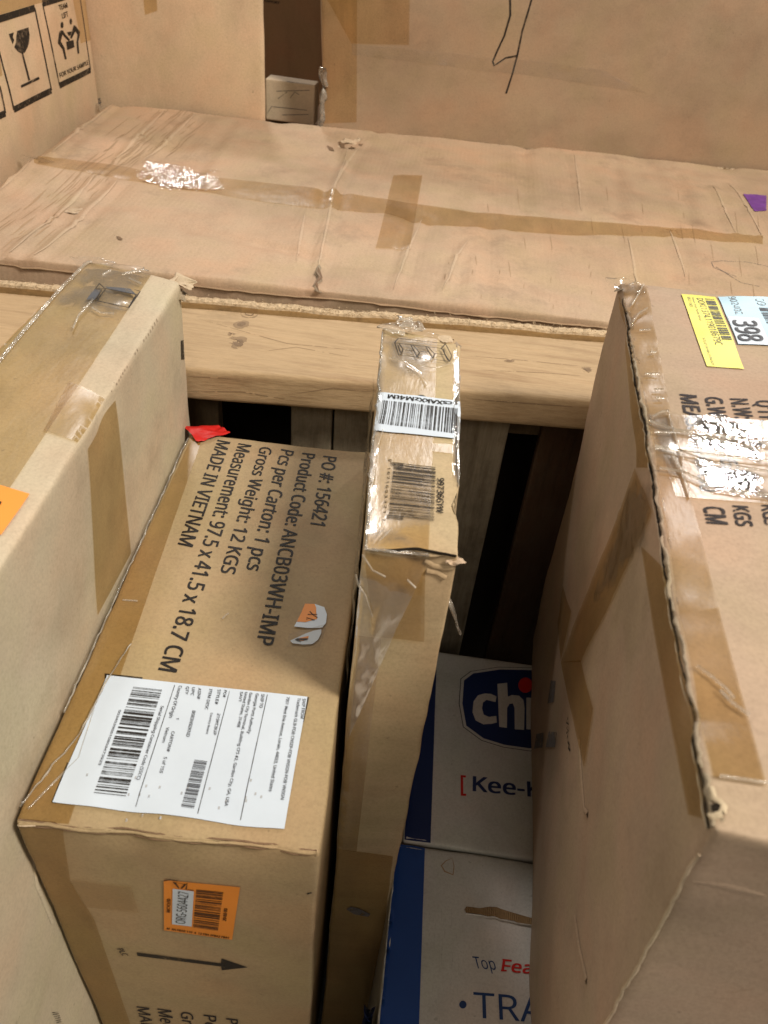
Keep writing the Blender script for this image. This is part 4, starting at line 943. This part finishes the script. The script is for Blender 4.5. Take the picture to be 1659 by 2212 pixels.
# shiny band of wrap across the top
RB.grid('tape', 'T', r3([(398, 1100), (1300, 1170), (1360, 1800), (600, 1740)]), M['tape'], .0010)
RB.grid('plastic_wrap', 'T', r3([(398, 1095), (560, 1100), (700, 1640), (440, 1610)]), M['wrap'], .0018, wrinkle=.0012, wsc=60)
RB.grid('plastic_wrap', 'T', r3([(600, 1095), (1300, 1165), (1320, 1580), (660, 1400)]), M['wrapglint'], .0018, wrinkle=.0005, wsc=90, nx=70, ny=50, label='crinkled wrap glaring white under the lamp')
RB.grid('plastic_wrap', 'T', r3([(660, 1400), (1320, 1580), (1340, 1790), (700, 1740)]), M['wrapglint'], .0018, wrinkle=.0005, wsc=90, nx=60, ny=40)
rl = [r3([(400, 1160), (600, 1250), (900, 1290), (1400, 1370)]), r3([(430, 1260), (650, 1270), (900, 1320), (1400, 1440)]), r3([(430, 1380), (700, 1430), (1000, 1460), (1400, 1500)]), r3([(430, 1400), (560, 1400), (850, 1500), (1400, 1590)]),
      r3([(540, 1095), (565, 1210), (600, 1330), (650, 1490)]), r3([(470, 1530), (640, 1570), (900, 1690), (1400, 1760)]), r3([(560, 1430), (640, 1560), (700, 1740)]), r3([(420, 1130), (480, 1105), (540, 1100)]),
      r3([(320, 495), (405, 490)]), r3([(400, 665), (445, 665)]), r3([(360, 830), (470, 830)]), r3([(430, 950), (500, 950)]), r3([(445, 1012), (510, 1012)]), r3([(280, 400), (320, 350), (380, 330)]), r3([(260, 300), (300, 250), (350, 160)]),
      r7([(1140, 430), (1250, 510), (1350, 590), (1410, 662)]), r7([(1310, 600), (1400, 690), (1515, 780)]), r7([(1300, 1195), (1420, 1215), (1650, 1255)])]
RB.stroke('wrap_ridge', 'T', rl, .0016, M['strand'], .0022, ridge=.0016)
# crushed, opened edge between top and left side
def edge_pt(px, py, dz=0, dx=.0004):
    u, v = RB.uv('T', px, py); v = min(max(v, .0), RB.L)
    return RB.surf(np.array([[0.0, v, RB.H]]), .0004)[0]+np.array([dx, 0, dz])
ep = [edge_pt(1340+ (y-612)*.17, y, -.001) for y in np.linspace(640, 1775, 40)]
tube('crushed_edge', ep, .0013, M['edge'], RB.o, 13, .0012, 8, .0015)
tube('open_seam', [p+np.array([-.0010, 0, -.0010+.0006*math.sin(i*.9)]) for i, p in enumerate(ep)], .0008, M['dark'], RB.o, 17, .0008, 5, .002)
tube('liner_edge', [p+np.array([-.0014, 0, -.0030]) for p in ep], .0005, M['torn'], RB.o, 18, .0005, 5, .002)
tube('crushed_edge', [p+np.array([.0022, 0, .0008]) for p in ep[:24]], .0008, M['wrap'], RB.o, 19, .0009, 6, .003)
crumple('torn_corner', RB.surf(np.array([[.004, .004, RB.H]]))[0]+np.array([.003, .001, -.002]), (.006, .005, .006), M['edge'], RB.o, 41, 18)
crumple('plastic_wrap', RB.surf(np.array([[.004, .006, RB.H]]))[0]+np.array([.003, .001, -.003]), (.007, .007, .008), M['wrapgrey'], RB.o, 42, 18)
crumple('torn_corner', RB.surf(np.array([[.0, RB.L, RB.H]]))[0]+np.array([.004, -.002, -.003]), (.009, .010, .008), M['edge'], RB.o, 43, 18)
crumple('plastic_wrap', RB.surf(np.array([[.008, RB.L-.008, RB.H]]))[0], (.018, .018, .006), M['wrap'], RB.o, 45, 22)
RB.poly('hole', 'T', [(1536, 1738), (1545, 1733), (1554, 1737), (1557, 1746), (1550, 1754), (1541, 1752), (1537, 1746)], M['dark'], .0012)
RB.stroke('torn_edge', 'T', [[(1534, 1700), (1540, 1722), (1552, 1730), (1562, 1740), (1558, 1756)], [(1528, 1755), (1540, 1760), (1556, 1757)]], .0030, M['torn'], .0008, ridge=.0018)
# left side: tape strips and print
RB.grid('tape', 'L', [(1338, 640), (1362, 700), (1404, 1010), (1375, 1010)], M['tapeb'], .0007)
RB.grid('tape', 'L', r7([(0, 0), (0, 0), (0, 0), (0, 0)])[:0] or [(1385, 1180), (1455, 1240), (1532, 1770), (1490, 1760)], M['tapeb'], .0007)
RB.grid('tape', 'L', c2([(1090, -190), (1160, 0), (860, 650), (770, 650)]), M['tapeb'], .0010, wrinkle=.0005)
RB.grid('tape', 'L', c2([(770, 650), (860, 640), (915, 850), (875, 1105)]), M['tapeb'], .0013)
RB.grid('tape', 'L', c2([(775, 320), (820, 430), (770, 645), (745, 480)]), M['tapeb'], .0014)
RB.grid('plastic_wrap', 'L', c2([(1090, -250), (1180, -150), (1180, 120), (900, 420)]), M['wrap'], .0016, wrinkle=.0006, wsc=45)
RB.poly('printed_mark', 'L', None, M['inkfaint'], .0006, parts=[r7([(125, 500), (158, 505), (140, 655), (100, 665)]), r7([(20, 880), (70, 870), (60, 975), (5, 985)]), r7([(105, 860), (165, 868), (150, 972), (80, 975)])])
RB.stroke('handwriting', 'L', [r7([(258, 765), (245, 800), (262, 815), (244, 840), (258, 860), (243, 875)]), r7([(250, 935), (262, 960), (252, 975), (266, 1000)]), r7([(252, 890), (246, 915)])], .0022, M['ink'], .0008)
RB.stroke('crease', 'L', [[(1255, 1600), (1262, 1750), (1270, 1760)], c2([(820, 1750), (845, 1900), (880, 2030)])], .005, M['pink'], .0003, ridge=.0012)
RB.stroke('scuff', 'F', [[(1392+i*7, 1990+i*2), (1420+i*7, 1985+i*2)] for i in range(5)]+[[(1580, 2150), (1630, 2142)]], .0022, M['scuff'], .0003, taper=True)
RB.stroke('crease', 'F', [[(1500, 1905), (1560, 1915), (1659, 1938)]], .006, M['pink'], .0001, ridge=.0004, taper=True)
vp = [RB.surf(np.array([[0, 0, z]]), .0002)[0] for z in np.linspace(RB.H-.02, .02, 40)]
tube('worn_edge', vp, .0008, M['torn'], RB.o, 47, .0006, 6, .004)
